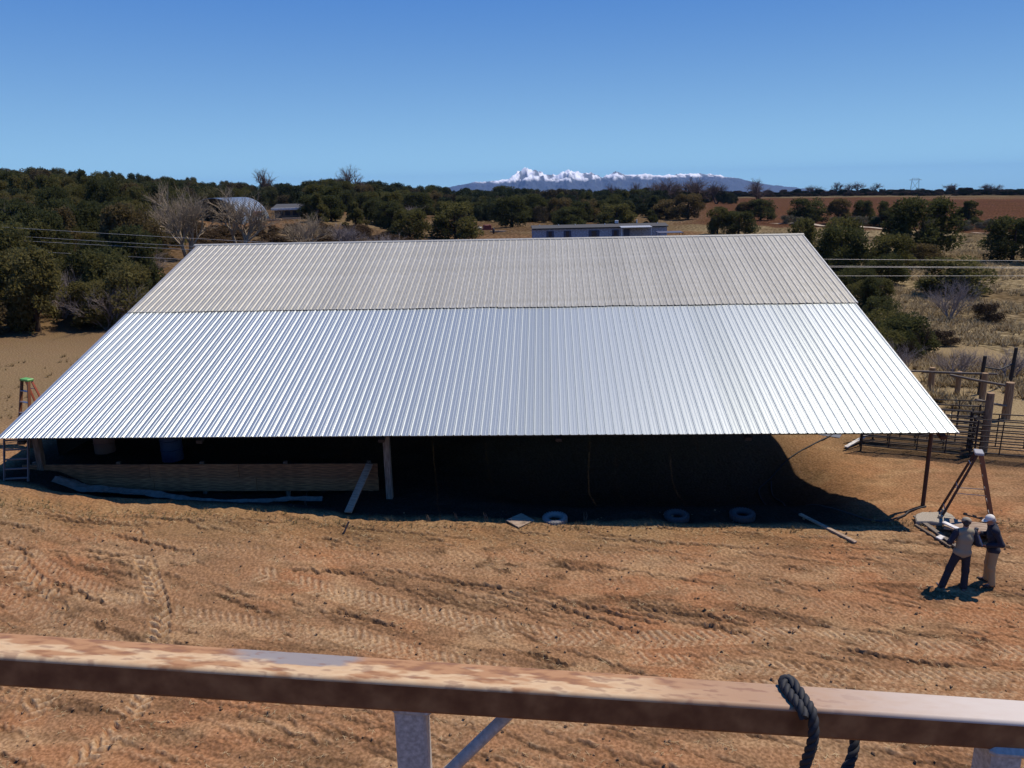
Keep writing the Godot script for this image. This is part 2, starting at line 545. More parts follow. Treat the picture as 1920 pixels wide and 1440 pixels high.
func groove(a: Vector2, b: Vector2, half: float, depth: float, dark: float) -> void:
	var d := b - a
	var nn := Vector2(-d.y, d.x).normalized()
	var steps := int(d.length() / 0.024)
	var ph := rng.randf() * 100.0
	for k in steps:
		var s := float(k) / steps
		var c := a + d * s + nn * (0.10 * nz2.get_noise_1d(ph + k * 0.35) + 0.03 * nz2.get_noise_1d(ph + 50.0 + k * 3.0))
		var g := smoothstep(0.0, 0.12, s) * smoothstep(1.0, 0.8, s) * clampf(0.75 + 0.9 * nz2.get_noise_1d(ph * 3.0 + k * 0.35), 0.15, 1.2)
		var w := -half * 2.6
		while w <= half * 2.6:
			var q := c + nn * w
			var u := w / half
			var rough := nz2.get_noise_2d(q.x * 50.0, q.y * 50.0)
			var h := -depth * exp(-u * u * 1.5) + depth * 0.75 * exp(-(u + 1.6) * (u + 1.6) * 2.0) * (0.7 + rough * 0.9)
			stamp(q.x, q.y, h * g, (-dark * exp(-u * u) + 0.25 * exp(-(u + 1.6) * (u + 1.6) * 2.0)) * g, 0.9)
			w += 0.022

func churn(at: Vector2, rx: float, rz: float, amp: float, dark: float) -> void:
	var x := -rx
	while x <= rx:
		var z := -rz
		while z <= rz:
			var e := 1.0 - (x * x) / (rx * rx) - (z * z) / (rz * rz)
			if e > 0.0:
				var q := at + Vector2(x, z + x * 0.35)
				var f := smoothstep(0.0, 0.5, e + 0.5 * nz2.get_noise_2d(q.x * 9.0, q.y * 9.0))
				var a := absf(nz2.get_noise_2d(q.x * 22.0, q.y * 34.0))
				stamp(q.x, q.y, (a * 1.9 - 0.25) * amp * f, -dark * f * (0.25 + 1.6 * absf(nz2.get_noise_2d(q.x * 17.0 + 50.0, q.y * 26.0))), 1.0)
			z += CZ
		x += CX

func make_yard() -> void:
	var xs := []
	var x := -UX
	var left := []
	var st := CX
	while x > -25.5:
		st = minf(st * 1.12, 0.5)
		x -= st
		left.push_front(x)
	xs.append_array(left)
	var first := xs.size()
	ux = int(2.0 * UX / CX) + 1
	for i in ux:
		xs.append(-UX + i * CX)
	st = CX
	x = xs[-1]
	while x < 25.5:
		st = minf(st * 1.08, 0.4)
		x += st
		xs.append(x)
	uz = int((Z0 - Z1) / CZ) + 1
	var zs := []
	for j in uz:
		zs.append(Z0 - j * CZ)
	st = CZ
	var z: float = zs[-1]
	while z > -45.5:
		st = minf(st * 1.035, 0.45)
		z -= st
		zs.append(z)
	hs.resize(ux * uz)
	cs.resize(ux * uz)
	for k in 520:
		var p := Vector2(rng.randf_range(-15, 13), rng.randf_range(-17.9, -10.0))
		var flow := Vector2(1.0, lerpf(0.06, 0.46, smoothstep(-17.6, -14.8, p.y)) + 0.25 * nz.get_noise_2d(p.x * 1.5, p.y * 1.5) + rng.randf_range(-0.06, 0.06)).normalized()
		groove(p, p + flow * (0.5 + 4.5 * pow(rng.randf(), 2.0)), rng.randf_range(0.016, 0.04), rng.randf_range(0.008, 0.022), rng.randf_range(0.3, 0.85))
	for k in 90:
		churn(Vector2(rng.randf_range(-13, 13), rng.randf_range(-17.6, -10.0)), rng.randf_range(0.4, 1.9), rng.randf_range(0.10, 0.32), rng.randf_range(0.012, 0.03), rng.randf_range(0.45, 0.85))
	var V := func(l): 
		var o := []
		for k in range(0, l.size(), 2):
			o.append(Vector2(l[k], l[k + 1]))
		return o
	# tyre tracks
	track(V.call([-12.1, -16.7, -10.0, -15.4, -7.5, -14.5, -5.5, -14.1, -3.4, -13.6, 0.0, -12.6]), 0.26, 0.016, 0.17, 0.55)
	track(V.call([-6.3, -17.1, -0.8, -15.8, 3.8, -15.0, 7.5, -14.2, 10.4, -13.8, 14.0, -13.4]), 0.24, 0.010, 0.18, 0.25)
	track(V.call([-6.0, -15.7, -4.8, -15.4, -1.9, -14.4, 0.3, -13.7, 2.9, -13.45, 5.6, -13.46, 7.5, -13.07, 9.7, -12.77, 13.0, -12.4]), 0.25, 0.022, 0.17, 0.85)
	track(V.call([-4.0, -14.0, -1.6, -13.0, 0.6, -12.3, 3.0, -11.9, 6.0, -11.9, 9.0, -11.6]), 0.24, 0.02, 0.18, 0.75)
	track(V.call([-9.3, -17.2, -8.98, -16.8, -8.35, -15.88, -7.85, -15.1, -7.49, -14.5, -7.23, -13.8, -6.95, -12.9, -6.73, -11.9, -6.73, -11.3, -6.87, -10.8, -7.2, -10.2]), 0.2, 0.06, 0.2, 0.95)
	track(V.call([-11.6, -16.1, -10.9, -15.5, -10.3, -15.1, -9.7, -14.5, -9.2, -13.84, -8.8, -13.0, -8.6, -12.3, -8.6, -11.3]), 0.24, 0.06, 0.22, 0.85)
	track(V.call([-14.0, -16.0, -11.0, -14.9, -8.0, -13.5, -5.0, -12.6, -2.0, -11.9, 1.5, -11.0]), 0.24, 0.012, 0.19, 0.4)
	track(V.call([-13.0, -17.4, -9.0, -16.6, -4.0, -16.3, 1.0, -16.4, 6.0, -15.7, 12.0, -15.4]), 0.25, 0.009, 0.18, 0.22)
	track(V.call([2.0, -13.0, 4.5, -12.5, 7.5, -12.1, 11.0, -11.9]), 0.22, 0.022, 0.17, 0.8)
	track(V.call([-10.4, -11.6, -9.24, -11.9, -8.89, -12.26, -8.2, -12.4, -7.4, -12.9]), 0.2, 0.03, 0.2, 0.3)
	# the deep scrapes one sees best
	for g in [[0.58, -14.72, 2.56, -13.64], [0.71, -14.95, 3.01, -13.85], [0.1, -13.24, 1.09, -12.69], [3.68, -13.87, 4.7, -13.5], [-12.0, -16.51, -10.86, -16.0], [-10.3, -15.46, -8.6, -14.62], [-1.75, -15.51, -0.04, -15.13], [-9.6, -16.95, -7.36, -16.3], [-5.17, -15.91, -3.21, -15.71], [2.2, -14.5, 5.0, -13.9], [6.1, -13.1, 8.4, -12.3], [-4.0, -14.6, -2.2, -13.9]]:
		groove(Vector2(g[0], g[1]), Vector2(g[2], g[3]), 0.03, 0.035, 0.9)
	churn(Vector2(1.5, -16.0), 0.75, 0.22, 0.06, 0.9)
	churn(Vector2(4.2, -13.75), 0.6, 0.14, 0.06, 0.8)
	churn(Vector2(0.6, -12.95), 0.65, 0.12, 0.06, 0.8)
	churn(Vector2(5.7, -12.4), 0.9, 0.2, 0.05, 0.7)
	churn(Vector2(-3.9, -17.25), 0.7, 0.16, 0.05, 0.6)
	var nx := xs.size()
	var ny := zs.size()
	var pos := PackedVector3Array()
	var col := PackedColorArray()
	pos.resize(nx * ny)
	col.resize(nx * ny)
	for j in ny:
		z = zs[j]
		for i in nx:
			x = xs[i]
			var y := ground(x, z) + bumps(x, z)
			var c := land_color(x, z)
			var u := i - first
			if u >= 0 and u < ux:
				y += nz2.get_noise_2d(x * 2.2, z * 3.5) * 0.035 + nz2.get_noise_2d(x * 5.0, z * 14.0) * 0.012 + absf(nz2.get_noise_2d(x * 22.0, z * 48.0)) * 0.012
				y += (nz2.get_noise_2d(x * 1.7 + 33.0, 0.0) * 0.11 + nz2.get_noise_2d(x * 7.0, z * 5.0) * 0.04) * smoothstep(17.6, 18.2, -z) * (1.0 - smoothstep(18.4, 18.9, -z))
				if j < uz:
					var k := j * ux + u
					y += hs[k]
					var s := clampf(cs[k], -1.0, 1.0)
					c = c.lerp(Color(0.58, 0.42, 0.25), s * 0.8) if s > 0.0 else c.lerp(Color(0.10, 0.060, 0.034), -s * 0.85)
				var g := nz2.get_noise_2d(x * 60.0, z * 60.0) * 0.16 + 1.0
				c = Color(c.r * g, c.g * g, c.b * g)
			if i == 0 or j == 0 or i == nx - 1 or j == ny - 1:
				y -= 0.3
			pos[j * nx + i] = Vector3(x, y, z)
			col[j * nx + i] = c
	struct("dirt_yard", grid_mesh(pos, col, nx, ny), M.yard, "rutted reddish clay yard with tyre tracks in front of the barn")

func yard_y(x: float, z: float) -> float:
	var y := ground(x, z) + bumps(x, z)
	y += nz2.get_noise_2d(x * 2.2, z * 3.5) * 0.035 + nz2.get_noise_2d(x * 5.0, z * 14.0) * 0.012 + 0.005
	if z > Z1 and absf(x) < UX and z < Z0:
		var k := int(round((Z0 - z) / CZ)) * ux + int(round((x + UX) / CX))
		if k >= 0 and k < hs.size():
			y += hs[k]
	return y

func yp(x: float, z: float, up := 0.0) -> Vector3:
	return Vector3(x, yard_y(x, z) + up, z)

func scatter(called: String, mesh: Mesh, m: Material, places: Array, tints: Array, label: String) -> void:
	var mm := MultiMesh.new()
	mm.transform_format = MultiMesh.TRANSFORM_3D
	mm.use_colors = true
	mm.mesh = mesh
	mm.instance_count = places.size()
	for k in places.size():
		mm.set_instance_transform(k, places[k])
		mm.set_instance_color(k, tints[k])
	var o := MultiMeshInstance3D.new()
	o.name = numbered(self, called)
	o.multimesh = mm
	o.material_override = m
	o.set_meta("kind", "stuff")
	o.set_meta("label", label)
	add_child(o, true)

func make_litter() -> void:
	# clods
	var b := MB.new()
	var ps := []
	for q in [Vector3(1, 0, 0), Vector3(-0.8, 0.1, 0.2), Vector3(0.1, 0.75, 0.1), Vector3(0, -0.7, 0), Vector3(0.1, 0.1, 0.9), Vector3(-0.1, 0.2, -1.0)]:
		ps.append(q * 0.5)
	for f in [[0, 2, 4], [4, 2, 1], [1, 2, 5], [5, 2, 0], [0, 4, 3], [4, 1, 3], [1, 5, 3], [5, 0, 3]]:
		b.out_tri(ps[f[0]], ps[f[1]], ps[f[2]], Vector3.ZERO)
	var places := []
	var tints := []
	for k in 7000:
		var x := rng.randf_range(-14.0, 14.0)
		var z := rng.randf_range(-18.6, -9.8)
		var d := nz2.get_noise_2d(x * 4.0, z * 9.0)
		if d < 0.02 + rng.randf() * 0.25:
			continue
		var s := pow(rng.randf(), 3.0) * 0.075 + 0.015
		places.append(Transform3D(Basis.from_euler(Vector3(rng.randf() * 0.6, rng.randf() * TAU, rng.randf() * 0.6)).scaled(Vector3(s, s * 0.8, s)), yp(x, z, s * 0.2)))
		tints.append(Color(0.30, 0.18, 0.10).lerp(Color(0.15, 0.09, 0.05), rng.randf()))
	scatter("soil_clods", b.build(), M.straw, places, tints, "small clods of soil over the clay yard")
	# straw
	b = MB.new()
	b.quad(Vector3(-0.5, 0, -0.02), Vector3(-0.5, 0.004, 0.02), Vector3(0.1, 0.10, 0.02), Vector3(0.1, 0.10, -0.02))
	b.quad(Vector3(0.1, 0.10, -0.02), Vector3(0.1, 0.10, 0.02), Vector3(0.5, 0.05, 0.01), Vector3(0.5, 0.05, -0.01))
	b.quad(Vector3(-0.2, 0.0, 0.3), Vector3(-0.17, 0.0, 0.33), Vector3(0.3, 0.16, -0.1), Vector3(0.28, 0.16, -0.13))
	places = []
	tints = []
	for k in 15000:
		var x := rng.randf_range(-14.0, 14.0)
		var z := rng.randf_range(-18.0, -9.8)
		if -z > 17.95 - 0.06 * x and x < 9.0:
			continue
		var d := nz2.get_noise_2d(x * 3.0 + 20.0, z * 6.0 - 7.0) + 0.35 * smoothstep(16.0, 17.5, -z)
		if d < rng.randf() * 0.4:
			continue
		var s := rng.randf_range(0.07, 0.17)
		places.append(Transform3D(Basis.from_euler(Vector3(rng.randf_range(-0.2, 0.2), rng.randf() * TAU, rng.randf_range(-0.2, 0.3))).scaled(Vector3(s, s, s * 0.8)), yp(x, z, 0.004)))
		tints.append(Color(0.52, 0.41, 0.23).lerp(Color(0.33, 0.23, 0.12), rng.randf()))
	scatter("straw_litter", b.build(), M.straw, places, tints, "bits of dry straw and grass lying over the clay yard")
	# dry grass
	b = MB.new()
	for k in 9:
		var a := TAU * k / 9.0 + 0.3 * sin(k * 5.0)
		var d := Vector3(cos(a), 0, sin(a))
		var t := d.cross(Vector3.UP) * 0.035
		var l := 0.35 + 0.25 * fmod(k * 0.618, 1.0)
		b.tri(d * 0.05 - t, d * 0.05 + t, d * l + Vector3.UP * (0.9 - 0.4 * l))
	places = []
	tints = []
	for k in 26000:
		var az := deg_to_rad(rng.randf_range(15.0, 36.5))
		var r := 27.0 + 125.0 * pow(rng.randf(), 1.3)
		var x := r * sin(az)
		var z := -r * cos(az)
		if x < 16.5 and z > -46.0 or nz.get_noise_2d(x * 1.7, z * 1.7) < -0.12 + rng.randf() * 0.1:
			continue
		var s := rng.randf_range(0.22, 0.55)
		places.append(Transform3D(Basis(Vector3.UP, rng.randf() * TAU).scaled(Vector3(s * 1.5, s, s * 1.5)), at_ground(x, z)))
		tints.append(Color(0.40, 0.315, 0.175).lerp(Color(0.24, 0.175, 0.092), rng.randf()))
	scatter("dry_grass", b.build(), M.straw, places, tints, "tufts of dry tan grass on the open ground right of the barn")
	places = []
	tints = []
	for k in 900:
		var x := rng.randf_range(-13.5, 13.5)
		var z := -17.55 - 0.5 * rng.randf() + nz.get_noise_1d(x * 4.0) * 0.4
		if -z > 18.0 - 0.06 * x and x < 9.0:
			continue
		var s := rng.randf_range(0.05, 0.13)
		places.append(Transform3D(Basis(Vector3.UP, rng.randf() * TAU).scaled(Vector3(s, s * 1.3, s)), yp(x, z, -0.01)))
		tints.append(Color(0.34, 0.26, 0.13).lerp(Color(0.22, 0.17, 0.07), rng.randf()))
	for k in 700:
		var x := rng.randf_range(-28, -13.0)
		var z := rng.randf_range(-36, -24)
		if nz.get_noise_2d(x * 3.0, z * 3.0) < 0.0:
			continue
		var s := rng.randf_range(0.1, 0.25)
		places.append(Transform3D(Basis(Vector3.UP, rng.randf() * TAU).scaled(Vector3(s * 1.4, s, s * 1.4)), at_ground(x, z)))
		tints.append(Color(0.26, 0.19, 0.10).lerp(Color(0.16, 0.11, 0.05), rng.randf()))
	scatter("grass_tufts", b.build(), M.straw, places, tints, "short dry grass along the lip of the yard and left of the barn")

func make_mountains() -> void:
	var R := 9000.0
	var ax := [-9.0, -4.6, -3.6, -2.4, -0.6, 0.9, 1.25, 2.4, 3.4, 4.4, 5.2, 6.0, 6.8, 7.8, 8.7, 9.6, 11.0, 13.0, 14.6, 16.2, 17.3, 18.6, 21.0, 24.0]
	var ay := [0.0, 2.0, 6.0, 10.0, 12.0, 26.0, 31.0, 24.0, 19.0, 29.0, 22.0, 21.0, 14.0, 22.0, 16.0, 18.0, 15.0, 16.0, 14.0, 7.0, 1.0, -6.0, -14.0, -22.0]
	var na := 640
	var nr := 44
	var rg := FastNoiseLite.new()
	rg.seed = 21
	rg.frequency = 0.0032
	rg.fractal_type = FastNoiseLite.FRACTAL_RIDGED
	rg.fractal_octaves = 5
	var pos := PackedVector3Array()
	var col := PackedColorArray()
	for j in nr:
		var u := float(j) / (nr - 1)
		var r := R - 1500.0 + 2400.0 * u
		for i in na:
			var az := -9.0 + 33.0 * i / (na - 1)
			var x := r * sin(deg_to_rad(az))
			var z := -r * cos(deg_to_rad(az))
			var top: float = lookup(ax, ay, az) / 1442.0 * R + 9.0
			var prof := smoothstep(0.0, 0.625, u) * (1.0 - smoothstep(0.66, 1.0, u))
			var rid := rg.get_noise_2d(x, z)
			var y := top * pow(prof, 1.25) * (0.88 + 0.36 * rid) + 3.0 * prof * nz2.get_noise_2d(x * 0.02, z * 0.02) - 170.0 * (1.0 - prof)
			pos.append(Vector3(x, y, z))
			var snow := smoothstep(0.37, 0.49, y / 190.0 + 0.10 * rid - 0.05 + 0.14 * nz2.get_noise_2d(x * 0.004, z * 0.004))
			snow *= 1.0 - 0.9 * smoothstep(0.05, 0.3, nz2.get_noise_2d(x * 0.016 + 5.0, z * 0.006))
			var c := Color(0.032, 0.050, 0.080).lerp(Color(0.80, 0.81, 0.83), snow)  # far haze put into the blue of the feet
			c.a = 1.0
			col.append(c)
	struct("snowy_mountains", grid_mesh(pos, col, na, nr), M.snow, "far range with snow on its jagged peaks and forested feet tinted with haze blue")

# ------------------------------------------------------------------ barn
const BARN_AT := Vector3(-1.248, 0.0, -18.533)
const BARN_TURN := -0.0480
const LEN := 24.4
const EAVE := 2.708
const RUN := 12.985
const RISE := 4.018

func roof_sheet(w: float, length: float, ribs: int) -> ArrayMesh:
	# x across, y up from the sheet, -z up the slope; hollow below, 0.6 mm of metal read as a folded edge
	var b := MB.new()
	var prof := []
	var pitch := w / ribs
	for r in ribs:
		var o := -w / 2 + r * pitch
		for q in [[0.0, 0.0], [0.070, 0.0], [0.077, 0.005], [0.089, 0.005], [0.096, 0.0], [0.142, 0.0], [0.149, 0.005], [0.161, 0.005], [0.168, 0.0], [0.174, 0.0], [0.187, 0.020], [0.199, 0.020], [0.2259, 0.0]]:
			prof.append(Vector2(o + q[0] / 0.2259 * pitch, q[1]))
	for k in prof.size() - 1:
		var p: Vector2 = prof[k]
		var q: Vector2 = prof[k + 1]
		if q.x - p.x < 1e-5:
			continue
		b.quad(Vector3(p.x, p.y, 0), Vector3(q.x, q.y, 0), Vector3(q.x, q.y, -length), Vector3(p.x, p.y, -length))
		b.quad(Vector3(p.x, p.y - 0.004, 0), Vector3(q.x, q.y - 0.004, 0), Vector3(q.x, q.y, 0), Vector3(p.x, p.y, 0))
	return b.build()

func make_barn() -> void:
	var t := thing("barn", "long open-fronted barn with ribbed metal roof, new sheets below old", "barn", BARN_AT, BARN_TURN)
	var slope := atan2(RISE, RUN)
	var sl := sqrt(RISE * RISE + RUN * RUN)
	var n := 27
	var w := LEN / n
	var split := sl * 0.539
	var low := roof_sheet(w, split + 0.12, 4)
	var high := roof_sheet(w, sl - split, 4)
	for k in n:
		var x := -LEN / 2 + (k + 0.5) * w
		var lift := 0.0012 * (k % 2) + rng.randf() * 0.001
		var f := Transform3D(Basis.from_euler(Vector3(slope + rng.randf_range(-0.0006, 0.0006), 0, rng.randf_range(-0.004, 0.004))), Vector3(x, EAVE + lift, rng.randf_range(-0.006, 0.006)))
		obj("roof_panel", low, M["galv%d" % (rng.randi() % 4)], t, f)
	for k in n:
		var x := -LEN / 2 + (k + 0.5) * w + 0.05
		var s := split + rng.randf_range(-0.03, 0.02)
		var f := Transform3D(Basis.from_euler(Vector3(slope, 0, rng.randf_range(-0.004, 0.004))), Vector3(x, EAVE + 0.030 + s * sin(slope), -s * cos(slope)))
		f.origin += f.basis.y * (0.0012 * (k % 2))
		obj("roof_panel", high, M["old%d" % (rng.randi() % 4)], t, f)
	var back := roof_sheet(LEN, sl, 108)
	obj("rear_roof", back, M.old1, t, Transform3D(Basis.from_euler(Vector3(slope, PI, 0)), Vector3(0, EAVE, -2 * RUN)))
	var b := MB.new()
	var top := Vector3(0, EAVE + RISE + 0.055, -RUN)
	for s in [-1.0, 1.0]:
		var d := Vector3(0, -sin(slope), s * cos(slope)) * 0.15
		var e := Vector3(LEN / 2 + 0.1, 0, 0)
		var lowp := top + d + Vector3(0, 0.0, 0)
		b.out_quad(top - e, top + e, lowp + e, lowp - e, top - Vector3.UP)
		var under := Vector3(0, -0.025, 0)
		b.out_quad(lowp - e, lowp + e, lowp + e + under, lowp - e + under, top)
	obj("ridge_cap", b.build(), M.old1, t)
	for s in [-1.0, 1.0]:
		b = MB.new()
		var x: float = s * (LEN / 2 + 0.005)
		b.bar(Vector3(x, EAVE - 0.03, 0.0), Vector3(x, EAVE - 0.03 + RISE * 0.539, -RUN * 0.539), 0.05, 0.05, Vector3.RIGHT, 0.004)
		obj("rake_trim", b.build(), M.trim, t)
		b = MB.new()
		x = s * (LEN / 2 + 0.005) + 0.05
		b.bar(Vector3(x, EAVE + RISE * 0.539, -RUN * 0.539), Vector3(x, EAVE + RISE, -RUN), 0.05, 0.06, Vector3.RIGHT, 0.004)
		obj("rake_trim", b.build(), M.trim, t)
	# purlins, rafters
	for k in 9:
		var f := (k + 0.35) / 9.0
		b = MB.new()
		var c := Vector3(0, EAVE - 0.075 + RISE * f, -RUN * f)
		b.bar(c - Vector3(LEN / 2 - 0.06, 0, 0), c + Vector3(LEN / 2 - 0.06, 0, 0), 0.05, 0.12, Vector3.UP)
		obj("purlin", b.build(), M.old_wood, t)
	var bays := [-11.8, -7.0, -2.19, 2.4, 7.2, 12.02]
	for k in bays.size():
		var x: float = bays[k]
		b = MB.new()
		var dy := Vector3(0, -0.24, 0)
		b.bar(Vector3(x, EAVE, -0.3) + dy, Vector3(x, EAVE + RISE, -RUN) + dy, 0.09, 0.16, Vector3.RIGHT)
		b.bar(Vector3(x, EAVE, -2 * RUN + 0.3) + dy, Vector3(x, EAVE + RISE, -RUN) + dy, 0.09, 0.16, Vector3.RIGHT)
		obj("rafter", b.build(), M.dark_metal if k < 5 else M.rusty_pipe, t)
		for z in [-0.92, -8.8, -17.2, -25.2]:
			if k == 5 and z < -2.0 and z > -20.0 or z > -2.0 and k in [1, 3, 4]:
				continue
			var f: float = 1.0 - absf(-z - RUN) / RUN
			var wx := BARN_AT.x + x
			var base := ground(wx, BARN_AT.z + z) - 0.1
			var up := EAVE - 0.3 + RISE * f
			b = MB.new()
			var col := mat_post(k, z)
			if k == 5:
				b.tube([Vector3(x, base, z), Vector3(x, up, z)], [0.052, 0.052], 10)
			else:
				b.bar(Vector3(x, base, z), Vector3(x, up, z), 0.17, 0.17, Vector3.RIGHT, 0.012)
			obj("post", b.build(), col, t)
	# eave beam
	b = MB.new()
	b.bar(Vector3(-LEN / 2 + 0.1, EAVE - 0.22, -0.92), Vector3(LEN / 2 - 0.1, EAVE - 0.22, -0.92), 0.08, 0.2, Vector3.UP)
	obj("eave_beam", b.build(), M.dark_metal, t)
	# closed rear and left end
	b = MB.new()
	b.box(xf(Vector3(-1.0, 1.5, -25.4)), Vector3(LEN - 2.6, 3.4, 0.05))
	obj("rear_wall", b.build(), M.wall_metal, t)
	b = MB.new()
	b.box(xf(Vector3(0.4, 2.6, -13.6)), Vector3(17.0, 6.0, 0.05))
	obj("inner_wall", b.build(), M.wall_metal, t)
	b = MB.new()
	var prof := [Vector3(-12.0, -0.2, -2.0), Vector3(-12.0, EAVE + RISE * 2.0 / RUN - 0.12, -2.0), Vector3(-12.0, EAVE + RISE - 0.15, -RUN), Vector3(-12.0, EAVE - 0.1, -25.3), Vector3(-12.0, -0.2, -25.3)]
	for o in [0.0, 0.05]:
		var sh := Vector3(o, 0, 0)
		for k in range(1, 4):
			b.out_tri(prof[0] + sh, prof[k] + sh, prof[k + 1] + sh, Vector3(-11.975, 2, -12))
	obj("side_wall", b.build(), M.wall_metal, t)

func mat_post(k: int, z: float) -> Material:
	if k == 5:
		return M.rusty_pipe
	return M.grey_wood if k == 2 and z > -2.0 else M.old_wood

# ------------------------------------------------------------------ guard rail in front of the camera
func rail_top_tex() -> ImageTexture:
	var f := FastNoiseLite.new()
	f.seed = 77
	f.frequency = 0.011
	f.fractal_octaves = 5
	var g := FastNoiseLite.new()
	g.seed = 78
	g.frequency = 0.03
	g.fractal_octaves = 4
	var im := Image.create(1024, 64, true, Image.FORMAT_RGB8)
	for y in 64:
		for x in 1024:
			var u := x / 1024.0
			var a := f.get_noise_2d(x * 0.9, y * 2.2) * 1.5
			var b := g.get_noise_2d(x, y * 2.0)
			var across := y / 63.0
			var c := Color(0.38, 0.205, 0.100).lerp(Color(0.28, 0.14, 0.068), smoothstep(-0.2, 0.3, b))
			# worn primer shows along the near edge, paler and pinker to the right
			var worn := smoothstep(-0.2, 0.22, a + (across - 0.62) * 1.3)
			c = c.lerp(Color(0.60, 0.44, 0.26), worn * (0.75 + 0.5 * b) * (1.0 - smoothstep(0.58, 0.74, u)))
			c = c.lerp(Color(0.35, 0.22, 0.135), smoothstep(0.56, 0.74, u) * 0.9)
			c = c.lerp(Color(0.53, 0.465, 0.40), smoothstep(0.70, 1.0, u + b * 0.03))
			# a bare grey patch
			var gp := smoothstep(0.215, 0.25, u + a * 0.02) * (1.0 - smoothstep(0.325, 0.345, u + a * 0.015)) * (1.0 - smoothstep(0.5, 0.68, across + a * 0.3))
			c = c.lerp(Color(0.23, 0.22, 0.22), gp * 0.9)
			c = c.lerp(Color(0.21, 0.105, 0.065), smoothstep(0.15, 0.5, b + a * 0.3) * 0.6 * (1.0 - smoothstep(0.7, 0.9, u)))
			im.set_pixel(x, y, c.linear_to_srgb())
	im.generate_mipmaps()
	return ImageTexture.create_from_image(im)

